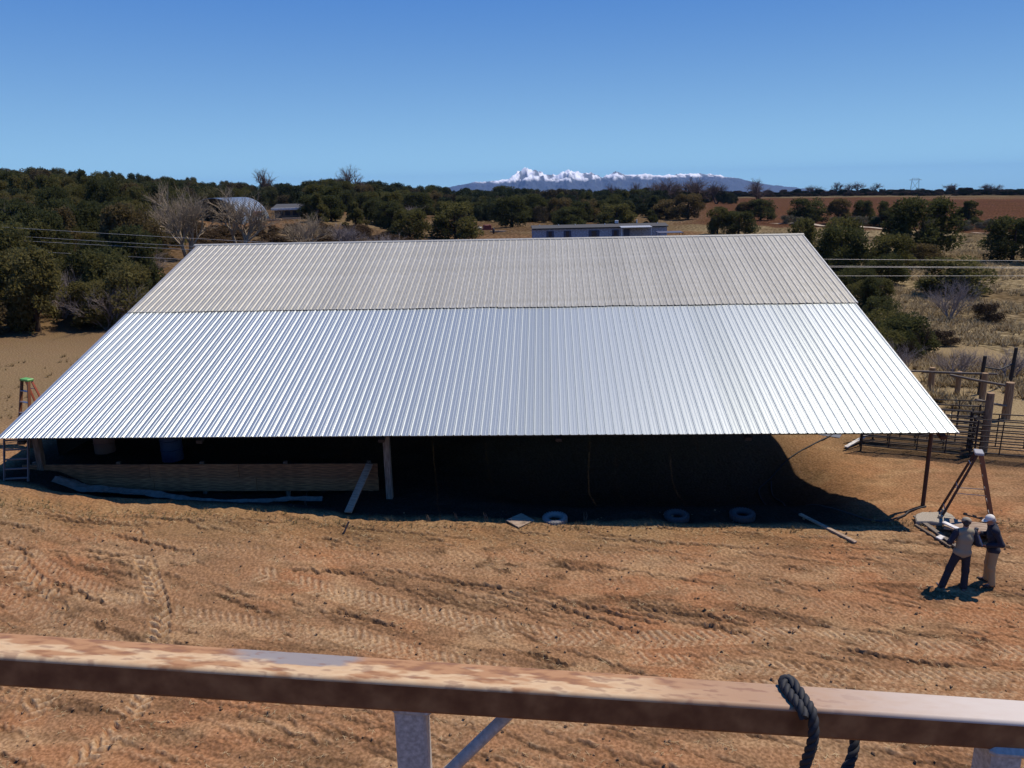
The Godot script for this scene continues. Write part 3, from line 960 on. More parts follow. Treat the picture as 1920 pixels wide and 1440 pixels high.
func make_rail() -> void:
	var t := thing("guard_rail", "rust brown square tube guard rail on grey posts, nearest to the viewer", "guard rail", Vector3(0, 0, -1.0))
	var s := 0.054
	var y0 := 8.024
	var tilt := -0.1075
	# tilted tube: local x along it
	var B := Basis.from_euler(Vector3(0, 0.012, tilt))
	var o := Vector3(0, y0, 0)
	var h := 1.75
	var r := 0.007
	var dz := 0.060
	var b := MB.new()
	var prof := []
	for c in [[-r, -r, 0], [-dz + r, -r, 1], [-dz + r, -s + r, 2], [-r, -s + r, 3]]:
		for k in 4:
			var a: float = PI / 2 * (k / 3.0) + PI / 2 * c[2]
			prof.append([Vector2(c[0] + r * cos(a), c[1] + r * sin(a)), Vector2(cos(a), sin(a))])
	var segs := 40
	var mesh := ArrayMesh.new()
	var top := {"v": PackedVector3Array(), "n": PackedVector3Array(), "u": PackedVector2Array()}
	var tm := StandardMaterial3D.new()
	tm.albedo_texture = rail_top_tex()
	tm.roughness = 0.55
	tm.metallic_specular = 0.3
	for k in prof.size():
		var p: Vector2 = prof[k][0]
		var q: Vector2 = prof[(k + 1) % prof.size()][0]
		var np: Vector2 = prof[k][1]
		var nq: Vector2 = prof[(k + 1) % prof.size()][1]
		var is_top := k < 7
		for g in segs:
			var xa := -h + 2 * h * g / segs
			var xb := -h + 2 * h * (g + 1) / segs
			var A := B * Vector3(xa, p.y, p.x) + o
			var Bb := B * Vector3(xb, p.y, p.x) + o
			var C := B * Vector3(xb, q.y, q.x) + o
			var D := B * Vector3(xa, q.y, q.x) + o
			var n1 := B * Vector3(0, np.y, np.x)
			var n2 := B * Vector3(0, nq.y, nq.x)
			if is_top:
				var verts := [[A, n1, xa, p], [C, n2, xb, q], [Bb, n1, xb, p], [A, n1, xa, p], [D, n2, xa, q], [C, n2, xb, q]]
				for e in verts:
					top.v.append(e[0])
					top.n.append(e[1])
					top.u.append(Vector2((e[2] + 0.80) / 1.62, clampf((e[3].x + dz) / dz, 0.02, 0.98)))
			else:
				b.trin(A, Bb, C, n1, n1, n2)
				b.trin(A, C, D, n1, n2, n2)
	b.build(mesh)
	var arr := []
	arr.resize(Mesh.ARRAY_MAX)
	arr[Mesh.ARRAY_VERTEX] = top.v
	arr[Mesh.ARRAY_NORMAL] = top.n
	arr[Mesh.ARRAY_TEX_UV] = top.u
	mesh.add_surface_from_arrays(Mesh.PRIMITIVE_TRIANGLES, arr)
	var beam := obj("beam", mesh, null, t)
	beam.set_surface_override_material(0, M.rail_paint)
	beam.set_surface_override_material(1, tm)
	# posts
	for x in [-0.1655, 0.755]:
		var yb: float = y0 + x * tan(tilt) - s
		b = MB.new()
		b.box(xf(Vector3(x, yb / 2 + 0.002, -0.03)), Vector3(0.048, yb, 0.05), 0.004)
		obj("post", b.build(), M.grey_paint, t)
		b = MB.new()
		b.box(xf(Vector3(x + 0.003, yb - 0.002, -0.028), 0, 0, tilt), Vector3(0.064, 0.018, 0.052), 0.007)
		obj("weld_bead", b.build(), M.grey_paint, t)
	b = MB.new()
	b.tube([Vector3(-0.14, 7.83, -0.03), Vector3(-0.105, 7.865, -0.03), Vector3(-0.008, 7.968, -0.03), Vector3(0.01, 7.986, -0.03)], [0.0095, 0.0095, 0.0095, 0.0095], 12)
	obj("brace", b.build(), M.grey_paint, t)
	# rope loop hung over the beam
	var path := spline3([Vector3(0.427, 7.974, -0.988), Vector3(0.424, 7.983, -1.004), Vector3(0.419, 7.984, -1.028), Vector3(0.417, 7.985, -1.050), Vector3(0.420, 7.988, -1.060), Vector3(0.428, 7.989, -1.060), Vector3(0.433, 7.986, -1.046), Vector3(0.437, 7.983, -1.020), Vector3(0.439, 7.980, -0.996), Vector3(0.440, 7.958, -0.984), Vector3(0.438, 7.93, -0.982), Vector3(0.432, 7.89, -0.986), Vector3(0.427, 7.84, -0.99), Vector3(0.44, 7.81, -1.0), Vector3(0.48, 7.815, -1.02), Vector3(0.525, 7.83, -1.045), Vector3(0.545, 7.862, -1.065), Vector3(0.543, 7.89, -1.080), Vector3(0.535, 7.905, -1.082), Vector3(0.52, 7.915, -1.082)], 0.004)
	b = MB.new()
	for strand in 3:
		var pts := []
		var rr := []
		for k in path.size():
			var d: Vector3 = (path[mini(k + 1, path.size() - 1)] - path[maxi(k - 1, 0)]).normalized()
			var e := d.cross(Vector3(0.3, 0.2, 0.93)).normalized()
			var f := d.cross(e)
			var a := k * 0.004 / 0.042 * TAU + TAU * strand / 3.0
			pts.append(path[k] + (e * cos(a) + f * sin(a)) * 0.0041)
			rr.append(0.0047)
		b.tube(pts, rr, 7)
	tag(obj("rope_loop", b.build(), M.rope), "dark twisted rope looped over the brown guard rail", "rope")

func spline3(pts: Array, step: float) -> Array:
	var cv := Curve3D.new()
	for k in pts.size():
		var t: Vector3 = (pts[mini(k + 1, pts.size() - 1)] - pts[maxi(k - 1, 0)]) / 6.0
		cv.add_point(pts[k], -t, t)
	cv.bake_interval = step
	var out := []
	var s := 0.0
	while s < cv.get_baked_length():
		out.append(cv.sample_baked(s))
		s += step
	return out

# ------------------------------------------------------------------ plants
func crown_mesh(shape: int, sprigs: int, sd: int) -> ArrayMesh:
	# unit tree: height 1, spread about 1
	var r := RandomNumberGenerator.new()
	r.seed = sd
	var blobs := []
	var count: int = [40, 40, 36, 44, 36, 26][shape]
	for k in count:
		var y := r.randf()
		var a := r.randf() * TAU
		var reach := 0.0
		var size := 0.0
		match shape:
			0:
				y = 0.08 + 0.80 * y
				reach = 0.42 * sqrt(maxf(0.0, 1.0 - pow((y - 0.38) / 0.60, 2.0)))
				size = r.randf_range(0.11, 0.19)
			1:
				y = 0.08 + 0.82 * y
				reach = 0.37 * sqrt(maxf(0.0, 1.0 - pow((y - 0.40) / 0.58, 2.0)))
				size = r.randf_range(0.10, 0.17)
			2:
				y = 0.07 + 0.84 * y
				reach = 0.45 * (1.0 - y) + 0.03
				size = r.randf_range(0.08, 0.14) * (1.2 - 0.5 * y)
			3:
				y = 0.09 + 0.74 * y
				reach = 0.46 * (1.0 - pow(absf(y - 0.32) / 0.60, 3.0))
				size = r.randf_range(0.10, 0.18)
			4:
				y = 0.10 + 0.80 * y
				reach = 0.36 * (1.0 - 0.6 * y) + 0.10 * sin(y * 19.0)
				size = r.randf_range(0.08, 0.15)
			5:
				y = 0.10 + 0.6 * y
				reach = 0.46 * (1.0 - 0.5 * y)
				size = r.randf_range(0.12, 0.22)
		reach *= sqrt(r.randf_range(0.25, 1.0))
		blobs.append([Vector3(cos(a) * reach, y, sin(a) * reach), size, r.randf_range(0.62, 1.4)])
	var b := MB.new()
	var total := 0.0
	for q in blobs:
		total += q[1] * q[1]
	for q in blobs:
		var c: Vector3 = q[0]
		var s: float = q[1]
		# opaque heart of the clump, uneven
		b.col = Color(q[2], q[2], q[2]) * 0.9
		b.col.a = 1.0
		var pts := []
		for k in 14:
			var yy := 1.0 - 2.0 * (k + 0.5) / 14.0
			var ph := k * 2.39996
			pts.append(c + Vector3(cos(ph) * sqrt(1 - yy * yy), yy * 0.85, sin(ph) * sqrt(1 - yy * yy)) * s * r.randf_range(0.3, 0.55))
		for k in 22:
			var d := Vector3(r.randfn(), r.randfn(), r.randfn()).normalized()
			var near := []
			for p in pts:
				near.append([(p - c).normalized().dot(d), p])
			near.sort_custom(func(e, f): return e[0] > f[0])
			b.out_tri(near[0][1], near[1][1], near[2][1], c)
		var nsp := int(sprigs * s * s / total)
		for k in nsp:
			var d := Vector3(r.randfn(), r.randfn() * 0.9 + 0.12, r.randfn()).normalized()
			var p := c + d * s * r.randf_range(0.55, 1.0)
			if p.y < 0.03:
				continue
			var o := (d * 0.7 + Vector3(r.randfn(), r.randfn() + 0.5, r.randfn()) * 0.45).normalized()
			var l := r.randf_range(0.02, 0.046)
			var x := o.cross(Vector3(r.randfn(), r.randfn(), r.randfn())).normalized() * l * 0.42
			var g: float = q[2] * r.randf_range(0.7, 1.35)
			b.col = Color(g, g * r.randf_range(0.94, 1.04), g * r.randf_range(0.85, 1.05))
			b.out_tri(p - x, p + x, p + o * l, c)
			var x2 := o.cross(x).normalized() * l * 0.36
			b.out_tri(p - x2 + o * l * 0.1, p + x2, p + o * l * 0.9 + x, c)
	return b.build()

func trunk_mesh(sd: int) -> ArrayMesh:
	var r := RandomNumberGenerator.new()
	r.seed = sd
	var b := MB.new()
	b.tube([Vector3(0, -0.06, 0), Vector3(0.01, 0.12, 0), Vector3(-0.01, 0.4, 0.01), Vector3(0, 0.75, 0)], [0.045, 0.034, 0.024, 0.008], 7)
	for k in 6:
		var a := r.randf() * TAU
		var y := r.randf_range(0.06, 0.4)
		var d := Vector3(cos(a), r.randf_range(0.5, 1.1), sin(a)).normalized()
		b.tube([Vector3(0, y, 0), Vector3(0, y, 0) + d * 0.15, Vector3(0, y + 0.04, 0) + d * 0.32], [0.016, 0.012, 0.004], 5)
	return b.build()

func branch(b: MB, r: RandomNumberGenerator, at: Vector3, dir: Vector3, length: float, rad: float, level: int, spread: float, sag: float) -> void:
	var n := 4 if level < 2 else 3
	var pts := [at]
	var rr := [rad]
	var d := dir
	var p := at
	for k in n:
		d = (d + Vector3(r.randfn(), r.randfn(), r.randfn()) * 0.13 + Vector3.UP * sag).normalized()
		p = p + d * length / n
		pts.append(p)
		rr.append(rad * lerpf(1.0, 0.5, float(k + 1) / n))
	b.tube(pts, rr, [7, 6, 5, 4, 3, 3][level], false)
	if level >= 4:
		return
	var kids: int = [7, 6, 5, 4][level]
	for k in kids:
		var f := r.randf_range(0.35, 1.0) if k > 0 else 1.0
		var idx := f * n
		var i := mini(int(idx), n - 1)
		var s: Vector3 = (pts[i] as Vector3).lerp(pts[i + 1], idx - i)
		var base: Vector3 = ((pts[i + 1] as Vector3) - (pts[i] as Vector3)).normalized()
		var side := base.cross(Vector3(r.randfn(), r.randfn(), r.randfn())).normalized()
		var nd := (base + side * spread * r.randf_range(0.5, 1.2)).normalized()
		branch(b, r, s, nd, length * r.randf_range(0.5, 0.78), rad * lerpf(0.62, 0.42, f), level + 1, spread, sag)

func bare_mesh(sd: int, stems: int, spread: float, rad: float, first := 0.34) -> ArrayMesh:
	var r := RandomNumberGenerator.new()
	r.seed = sd
	var b := MB.new()
	for k in stems:
		var a := TAU * k / stems + r.randf()
		var d := Vector3(cos(a) * 0.5, 1.0, sin(a) * 0.5) if stems > 1 else Vector3(0.05, 1, 0)
		branch(b, r, Vector3(0, -0.02, 0), d.normalized(), first, rad, 0 if stems < 4 else 1, spread, 0.05)
	# to unit height
	var top := 0.0
	for p in b.v:
		top = maxf(top, p.y)
	for k in b.v.size():
		b.v[k] = b.v[k] / top
	return b.build()

var crowns := []
var trunk: ArrayMesh
var juniper_count := 0
const SHAPES := ["rounded", "oval", "cone-shaped", "broad spreading", "ragged tall", "low bushy"]
const TONES := ["dark green", "olive green", "yellowish olive", "brownish olive"]
var proto_tree := {}

func juniper(at: Vector3, h: float, w: float, shape: int, tone: int, label: String, group := "", turn := 0.0) -> void:
	var key := shape * 10 + tone
	var t: Node3D
	if not proto_tree.has(key):
		t = thing("juniper_tree", label, "tree", at, turn, group)
		obj("trunk", trunk, M.bark, t)
		obj("crown", crowns[shape], M["leaf%d" % tone], t)
		proto_tree[key] = t
	else:
		t = copy(proto_tree[key], label, group)
		t.position = at
		t.rotation = Vector3(0, turn, 0)
	t.scale = Vector3(w, h, w)
	juniper_count += 1

func make_trees() -> void:
	for k in 6:
		crowns.append(crown_mesh(k, [6400, 6000, 5600, 6800, 5600, 4600][k], 100 + k))
	trunk = trunk_mesh(5)
	var taken := []
	# single junipers one can point to: x, z, height, spread, shape, tone, label
	var named := [
		[66.7, -175.0, 5.6, 8.6, 3, 0, "broad dark juniper at the left end of the row before the red field"],
		[70.5, -167.7, 5.2, 5.6, 1, 3, "brownish juniper second from the left in the row before the red field"],
		[76.0, -168.0, 4.8, 4.6, 0, 0, "dark rounded juniper touching the brownish one before the red field"],
		[74.7, -156.6, 4.9, 5.8, 2, 0, "dark pointed juniper standing before the red field left of the largest juniper"],
		[82.9, -165.4, 4.4, 5.0, 0, 3, "dull juniper half hidden behind the left side of the largest juniper"],
		[48.3, -91.4, 6.7, 7.8, 0, 0, "largest dark juniper on the tan grass right of the barn roof"],
		[84.1, -154.6, 5.3, 6.4, 4, 3, "ragged brownish juniper rising behind the right side of the largest juniper"],
		[90.8, -154.9, 4.8, 7.2, 2, 0, "lone dark pointed juniper by the pale bushes at the edge of the red field"],
		[56.0, -86.2, 4.9, 6.2, 0, 0, "dark rounded juniper at the right edge of the picture above the wires"],
		[31.6, -84.2, 5.2, 3.6, 1, 1, "olive juniper just behind the right end of the roof ridge"],
		[33.4, -79.0, 5.6, 4.6, 3, 1, "broad olive juniper right of the roof ridge, tallest of its clump"],
		[30.8, -72.0, 4.6, 4.8, 0, 0, "dark juniper low beside the right rake of the roof behind the wires"],
		[36.4, -74.5, 4.0, 4.6, 0, 1, "olive juniper at the right end of the clump beside the roof"],
		[33.6, -68.5, 3.1, 3.6, 5, 0, "low dark juniper under the wires beside the roof"],
		[26.9, -55.5, 2.1, 1.9, 1, 1, "small upright juniper below the wires beside the upper roof sheets"],
		[25.0, -53.0, 2.4, 2.2, 4, 0, "small dark juniper hugging the roof edge at the sheet joint"],
		[35.0, -60.6, 3.2, 5.6, 3, 1, "wide olive juniper in the tan grass crossed by the lowest wire"],
		[20.2, -38.5, 2.3, 3.0, 5, 0, "dark low juniper bush behind the pole fence"],
		[17.6, -36.2, 2.0, 2.4, 5, 1, "olive juniper bush at the roof edge left of the dark low bush"],
		[28.6, -63.5, 2.6, 3.2, 5, 0, "dark spreading juniper bush touching the roof's right rake below the wires"],
		[27.2, -59.0, 1.8, 2.2, 5, 1, "small olive juniper bush between the roof rake and the small upright juniper"],
		[23.4, -48.5, 2.0, 2.4, 5, 0, "dark juniper bush at the roof rake left of the grey leafless tree"],
		[21.8, -44.0, 1.7, 2.6, 5, 1, "low olive juniper bush at the roof rake above the dark low bush"],
		[19.0, -37.2, 1.7, 2.6, 5, 0, "dark bush between the two juniper bushes behind the pole fence"],
		[43.0, -80.5, 2.6, 3.4, 0, 3, "small brownish juniper on the tan grass below the largest juniper"],
		[-31.0, -126.0, 3.6, 5.0, 0, 0, "dark round juniper right of the white-roofed shed"],
		[-28.0, -124.3, 3.9, 4.6, 1, 0, "oval dark juniper second to the right of the white-roofed shed"],
		[-23.0, -118.5, 3.5, 4.0, 2, 1, "olive pointed juniper at the left edge of the bare red clearing"],
		[-26.4, -179.2, 5.0, 7.0, 3, 0, "wide dark juniper above the bare red clearing"],
		[-19.8, -174.0, 5.0, 7.0, 0, 0, "rounded dark juniper right of and above the red clearing"],
		[-13.6, -107.8, 4.2, 5.4, 0, 1, "round olive juniper behind the middle of the roof ridge"],
		[-7.9, -116.3, 5.8, 7.4, 3, 1, "big spreading olive juniper left of the old machinery"],
		[0.6, -153.3, 5.6, 7.6, 0, 0, "tall dark juniper above the clearing left of the mobile home"],
		[5.6, -178.8, 6.0, 7.4, 1, 0, "dark oval juniper behind the left end of the mobile home"],
		[11.8, -155.0, 4.2, 6.8, 3, 0, "broad dark juniper right behind the mobile home roof, left part"],
		[22.6, -165.2, 4.8, 8.4, 3, 1, "broad olive juniper behind the mobile home chimney"],
		[28.9, -159.5, 3.4, 4.2, 2, 0, "small dark cone-shaped juniper behind the mobile home porch"],
		[51.3, -313.5, 6.2, 8.4, 0, 0, "dark juniper on the skyline below the right flank of the snowy peaks"],
		[39.6, -197.0, 5.0, 7.8, 3, 3, "brownish juniper beyond the tan patch right of the mobile home"],
		[43.5, -190.4, 5.8, 7.4, 0, 3, "round brownish juniper tallest beyond the tan patch"],
		[36.3, -136.1, 4.7, 4.6, 1, 1, "narrow olive juniper in front of the tan patch"],
		[39.8, -135.4, 4.0, 6.0, 0, 0, "dark juniper behind the right half of the roof ridge"],
		[60.4, -188.2, 4.8, 7.2, 0, 0, "dark rounded juniper below the lone bare cottonwood"],
		[57.0, -190.0, 4.2, 5.0, 1, 3, "brownish oval juniper left of the one below the lone cottonwood"],
		[-25.2, -244.2, 6.6, 8.0, 0, 0, "dark juniper breaking the skyline left of the mountains"],
		[-15.2, -308.5, 6.4, 9.6, 3, 0, "wide dark juniper on the skyline just left of the snowy range"],
		[-1.8, -345.5, 7.6, 11.5, 0, 0, "dark juniper standing in front of the left foot of the snowy range"]]
	for q in named:
		juniper(at_ground(q[0], q[1]) - Vector3(0, 0.05, 0), q[2] * 1.04, q[3] * 1.05, q[4], q[5], q[6], "", rng.randf() * TAU)
		taken.append(Vector3(q[0], q[1], q[3] * 0.5))
	# the woods on the slope and round the houses
	var spots := []
	for k in 70000:
		var az := rng.randf_range(-37.5, 16.0)
		var r := 40.0 + 330.0 * pow(rng.randf(), 1.25)
		var x := r * sin(deg_to_rad(az))
		var z := -r * cos(deg_to_rad(az))
		var from := 43.5 + 4.0 * nz.get_noise_2d(az * 2.0, 0) + 3.0 * smoothstep(-30.0, -34.0, az)
		if az > -25.5:
			from = lerpf(56.0, 122.0, smoothstep(-25.5, -20.5, az))
		if az > -8.0:
			from = 172.0
		if az > 5.0:
			from = lerpf(172.0, 205.0, smoothstep(5.0, 10.0, az))
		if r < from or (az > 11.0 and r < 330.0) or (r > 300.0 and az < -10.0):
			continue
		# clearings and the places of the houses
		if absf(az + 18.9) < 3.6 and r < 140.0 or absf(az + 15.6) < 2.0 and r < 142.0:
			continue
		if absf(az + 11.2) < 1.3 and r < 168.0 and r > 110.0:
			continue
		var dens := nz.get_noise_2d(x * 0.8 + 300.0, z * 0.8)
		if az > -12.0 and dens < -0.22 or az <= -12.0 and dens < -0.5:
			continue
		var size := rng.randf_range(0.65, 1.3)
		var w := 3.3 * size
		if az > -14.0:
			w *= 1.5
		var ok := true
		for p in taken:
			if Vector2(p.x - x, p.y - z).length_squared() < pow((p.z + w * 0.5) * (0.56 if az < -14.0 else 0.66), 2.0):
				ok = false
				break
		if not ok:
			continue
		taken.append(Vector3(x, z, w * 0.5))
		var h := w * rng.randf_range(0.85, 1.35)
		if az > -14.0:
			h *= 0.78
		if r > 200.0:
			h *= 1.1
		h = minf(h, 7.0)
		spots.append([r / w, x, z, h, w, az, r])
		if taken.size() > 1700:
			break
	spots.sort_custom(func(a, b): return a[0] < b[0])
	var rest := []
	var alike := {}
	var tints := []
	for q in spots:
		var pick := rng.randf()
		var tone := 0 if pick < 0.32 else 1 if pick < 0.70 else 2 if pick < 0.88 else 3
		if q[5] > -16.0:
			tone = 0 if pick < 0.6 else 1 if pick < 0.85 else 3
		var shape: int = [0, 1, 3, 4, 0, 2, 1, 3][rng.randi() % 8]
		var at := at_ground(q[1], q[2]) - Vector3(0, 0.08, 0)
		if juniper_count < 298:
			var where := ""
			if q[5] < -24.0:
				where = "at the foot of the left slope" if q[6] < 62.0 else "halfway up the left slope" if q[6] < 110.0 else "near the left crest"
			elif q[5] < -8.0:
				where = "on the rise behind the arched shed" if q[6] < 200.0 else "on the crest behind the arched shed"
			else:
				where = "in the woods behind the mobile home"
			var label := "%s %s juniper %s" % [SHAPES[shape], TONES[tone], where]
			juniper(at, q[3], q[4], shape, tone, label, label.replace(" juniper ", " junipers "), rng.randf() * TAU)
			if not alike.has(label):
				alike[label] = []
			alike[label].append([q[5], get_child(get_child_count() - 1)])
		else:
			rest.append(Transform3D(Basis(Vector3.UP, rng.randf() * TAU).scaled(Vector3(q[4], q[3], q[4])), at))
			var c: Vector3 = [Vector3(0.092, 0.100, 0.048), Vector3(0.140, 0.135, 0.058), Vector3(0.185, 0.164, 0.070), Vector3(0.165, 0.128, 0.070)][tone]
			tints.append(Color(c.x, c.y, c.z))
	# tell the like ones apart by their place
	const NTH := ["leftmost", "second from left", "third from left", "fourth from left", "fifth from left", "sixth from left", "seventh from left", "eighth from left", "ninth from left", "tenth from left", "eleventh from left", "twelfth from left", "thirteenth from left", "fourteenth from left", "fifteenth from left"]
	for label in alike:
		var l: Array = alike[label]
		if l.size() == 1:
			l[0][1].remove_meta("group")
			continue
		l.sort_custom(func(a, b): return a[0] < b[0])
		for k in l.size():
			l[k][1].set_meta("label", "%s, %s" % [label, "rightmost" if k == l.size() - 1 else NTH[mini(k, 14)]])
	print("junipers ", juniper_count, " rest ", rest.size())
	scatter("distant_woods", crowns[0], M.straw, rest, tints, "far juniper woods on the crest and beyond")
	# brush far behind the red field
	var places := []
	tints = []
	for k in 700:
		var az := rng.randf_range(10.0, 37.0)
		var r := rng.randf_range(495.0, 640.0)
		var x := r * sin(deg_to_rad(az))
		var z := -r * cos(deg_to_rad(az))
		var s := rng.randf_range(3.0, 7.0)
		var h := s * 0.42 * (1.5 if nz2.get_noise_1d(az * 6.0) > 0.25 else 1.0)
		places.append(Transform3D(Basis(Vector3.UP, rng.randf() * TAU).scaled(Vector3(s, h, s)), at_ground(x, z)))
		tints.append(Color(0.10, 0.075, 0.055).lerp(Color(0.03, 0.036, 0.018), 1.0 if rng.randf() < 0.3 or az > 32.5 else rng.randf() * 0.3))
	for k in 200:
		var az := rng.randf_range(-22.0, -7.0)
		var r := rng.randf_range(64.0, 112.0)
		var x := r * sin(deg_to_rad(az))
		var z := -r * cos(deg_to_rad(az))
		if Vector2(x + 41.0, z + 122.0).length() < 11.0:
			continue
		var s := rng.randf_range(1.0, 2.8)
		places.append(Transform3D(Basis(Vector3.UP, rng.randf() * TAU).scaled(Vector3(s, s * 0.55, s)), at_ground(x, z)))
		tints.append(Color(0.11, 0.07, 0.04).lerp(Color(0.16, 0.11, 0.06), rng.randf()))
	scatter("distant_brush", crowns[5], M.straw, places, tints, "low brown brush beyond the red field and below the arched shed")
	# bare trees
	var bare := []
	for k in 4:
		bare.append(bare_mesh(200 + k, [3, 1, 2, 1][k], [0.62, 0.95, 0.7, 0.85][k], [0.026, 0.036, 0.03, 0.034][k], 0.34))
	var shrub := bare_mesh(260, 9, 0.62, 0.010, 0.4)
	var thin := bare_mesh(270, 1, 0.5, 0.012, 0.5)
	var bt := [
		[-28.6, -69.0, 7.2, 5.4, 0, "pale_bark", "large pale bare cottonwood at the left end of the roof ridge"],
		[-26.2, -76.0, 7.0, 5.6, 2, "pale_bark", "pale bare cottonwood in front of the arched metal shed"],
		[-20.8, -80.0, 4.6, 4.4, 0, "pale_bark", "pale bare tree behind the roof ridge right of the arched shed"],
		[-17.5, -82.0, 3.4, 3.6, 2, "grey_bark", "thin bare tree behind the ridge, right of the pale bare ones"],
		[-45.5, -230.6, 11.4, 9.6, 1, "far_bark", "tall dark bare tree standing alone on the left skyline"],
		[-60.0, -196.0, 9.4, 8.0, 3, "far_bark", "faint bare treetop on the skyline above the arched shed"],
		[62.6, -324.0, 11.2, 13.0, 0, "far_bark", "bare cottonwood before the middle of the snowy range"],
		[78.3, -330.9, 11.4, 17.0, 2, "far_bark", "widest bare cottonwood clump before the right part of the range"],
		[70.5, -328.0, 9.4, 10.5, 3, "far_bark", "bare cottonwood between the two wide ones before the range"],
		[87.9, -333.6, 10.0, 10.0, 2, "far_bark", "lower bare cottonwood at the right of the wide clump"],
		[89.9, -286.2, 10.8, 12.4, 1, "far_bark", "lone bare cottonwood at the near edge of the red field"],
		[47.4, -356.9, 9.2, 8.0, 0, "far_bark", "small bare tree before the snowy range, leftmost of its row"],
		[56.3, -345.4, 9.8, 8.0, 3, "far_bark", "slim bare tree before the snowy range, second from left"],
		[201.3, -522.6, 7.0, 9.0, 0, "far_bark", "bare tree by the smaller pylon"],
		[213.3, -517.8, 8.4, 10.0, 3, "far_bark", "bare tree beyond the field, first right of the smaller pylon"],
		[224.2, -513.2, 8.6, 13.0, 2, "far_bark", "broad bare tree midway between the two pylons"],
		[236.0, -507.8, 7.4, 9.0, 1, "far_bark", "bare tree beyond the field, last before the larger pylon"],
		[308.0, -548.0, 6.6, 12.0, 2, "far_bark", "bare tree beyond the field right of the larger pylon"],
		[326.0, -534.0, 6.4, 12.0, 0, "far_bark", "bare tree at the far right end of the field"]]
	for q in bt:
		var t := thing("bare_tree", q[6], "tree", at_ground(q[0], q[1]), rng.randf() * TAU)
		t.scale = Vector3(q[3] * 1.15, q[2], q[3] * 1.15)
		obj("limbs", bare[q[4]], M[q[5]], t)
	var bs := [
		[-21.5, -40.5, 2.6, 3.6, "grey leafless thicket at the foot of the wooded slope"], [-24.8, -42.5, 3.0, 2.6, "grey leafless shrub left of the thicket at the slope's foot"], [-24.5, -50.0, 3.2, 3.2, "leafless shrub among the junipers above the grey thicket"],
		[-38.0, -58.0, 4.2, 4.0, "leafless grey tree among the junipers at the left edge"], [-26.5, -56.0, 2.8, 3.4, "dull leafless shrub by the roof's left rake"], [-32.6, -47.8, 3.4, 2.6, "grey shrub at the left edge of the wooded slope"],
		[28.6, -49.5, 3.1, 3.0, "grey leafless tree in front of the wide olive juniper"], [17.0, -33.6, 1.7, 2.2, "purplish leafless shrub behind the pole fence"], [19.4, -32.6, 1.6, 2.0, "leafless shrub between the pole fence and the dark posts"],
		[21.8, -32.8, 1.6, 2.4, "grey leafless shrub right of the dark fence posts"], [23.0, -31.0, 1.5, 2.6, "grey shrub at the picture's right edge by the fence"], [17.5, -39.8, 2.0, 2.2, "leafless shrub against the dark juniper bush"], [-13.0, -78.0, 3.0, 5.0, "purplish leafless thicket behind the roof ridge"], [-22.5, -150.0, 3.0, 9.0, "hazy grey thicket beside the bare red clearing"]]
	for q in bs:
		var t := thing("bare_shrub", q[4], "shrub", at_ground(q[0], q[1]), rng.randf() * TAU)
		t.scale = Vector3(q[3] * 1.1, q[2], q[3] * 1.1)
		obj("stems", shrub, M.grey_bark, t)
	var sap := [[19.9, -36.4, 2.3, "thin dark sapling behind the pole fence"], [18.9, -35.6, 1.5, "short bare sapling left of the thin dark one"]]
	for q in sap:
		var t := thing("sapling", q[3], "sapling", at_ground(q[0], q[1]), rng.randf() * TAU)
		t.scale = Vector3(q[2] * 0.8, q[2], q[2] * 0.8)
		obj("stems", thin, M.bark, t)
	# bushes
	var brown := thing("brown_bush", "round brown bush on the tan grass right of the grey tree", "bush", at_ground(30.4, -48.5))
	brown.scale = Vector3(1.9, 1.5, 1.9)
	obj("foliage", crowns[5], M.brush, brown)
	for q in [[23.2, -40.5, 1.6, 1.0, "low brown bush on the slope below the grey tree"], [24.5, -58.5, 2.2, 1.2, "brown bush beside the small upright juniper"]]:
		var c := copy(brown, q[4])
		c.position = at_ground(q[0], q[1])
		c.scale = Vector3(q[2], q[3], q[2])
	var sage: Node3D = null
	const ORD := ["first", "second", "third", "fourth", "fifth", "sixth", "seventh", "eighth", "ninth", "tenth", "eleventh", "twelfth", "thirteenth", "fourteenth", "fifteenth", "sixteenth", "seventeenth", "eighteenth", "nineteenth", "twentieth", "twenty-first", "twenty-second"]
	var lab := "pale tan bush, %s from left in the line along the red field"
	for k in 22:
		var f := k / 21.0
		var x := lerpf(61.0, 92.0, f) + rng.randf_range(-2.0, 2.0)
		var z := lerpf(-172.0, -136.0, f) + rng.randf_range(-2.0, 2.0)
		var s := rng.randf_range(1.6, 3.4)
		if sage == null:
			sage = thing("sage_bush", lab % "first", "bush", Vector3.ZERO, 0.0, "pale bushes along the field edge")
			obj("foliage", crowns[5], M.sage, sage)
			sage.position = at_ground(x, z)
			sage.scale = Vector3(s, s * 0.7, s)
		else:
			var c := copy(sage, lab % ORD[k], "pale bushes along the field edge")
			c.position = at_ground(x, z)
			c.scale = Vector3(s, s * 0.7, s)

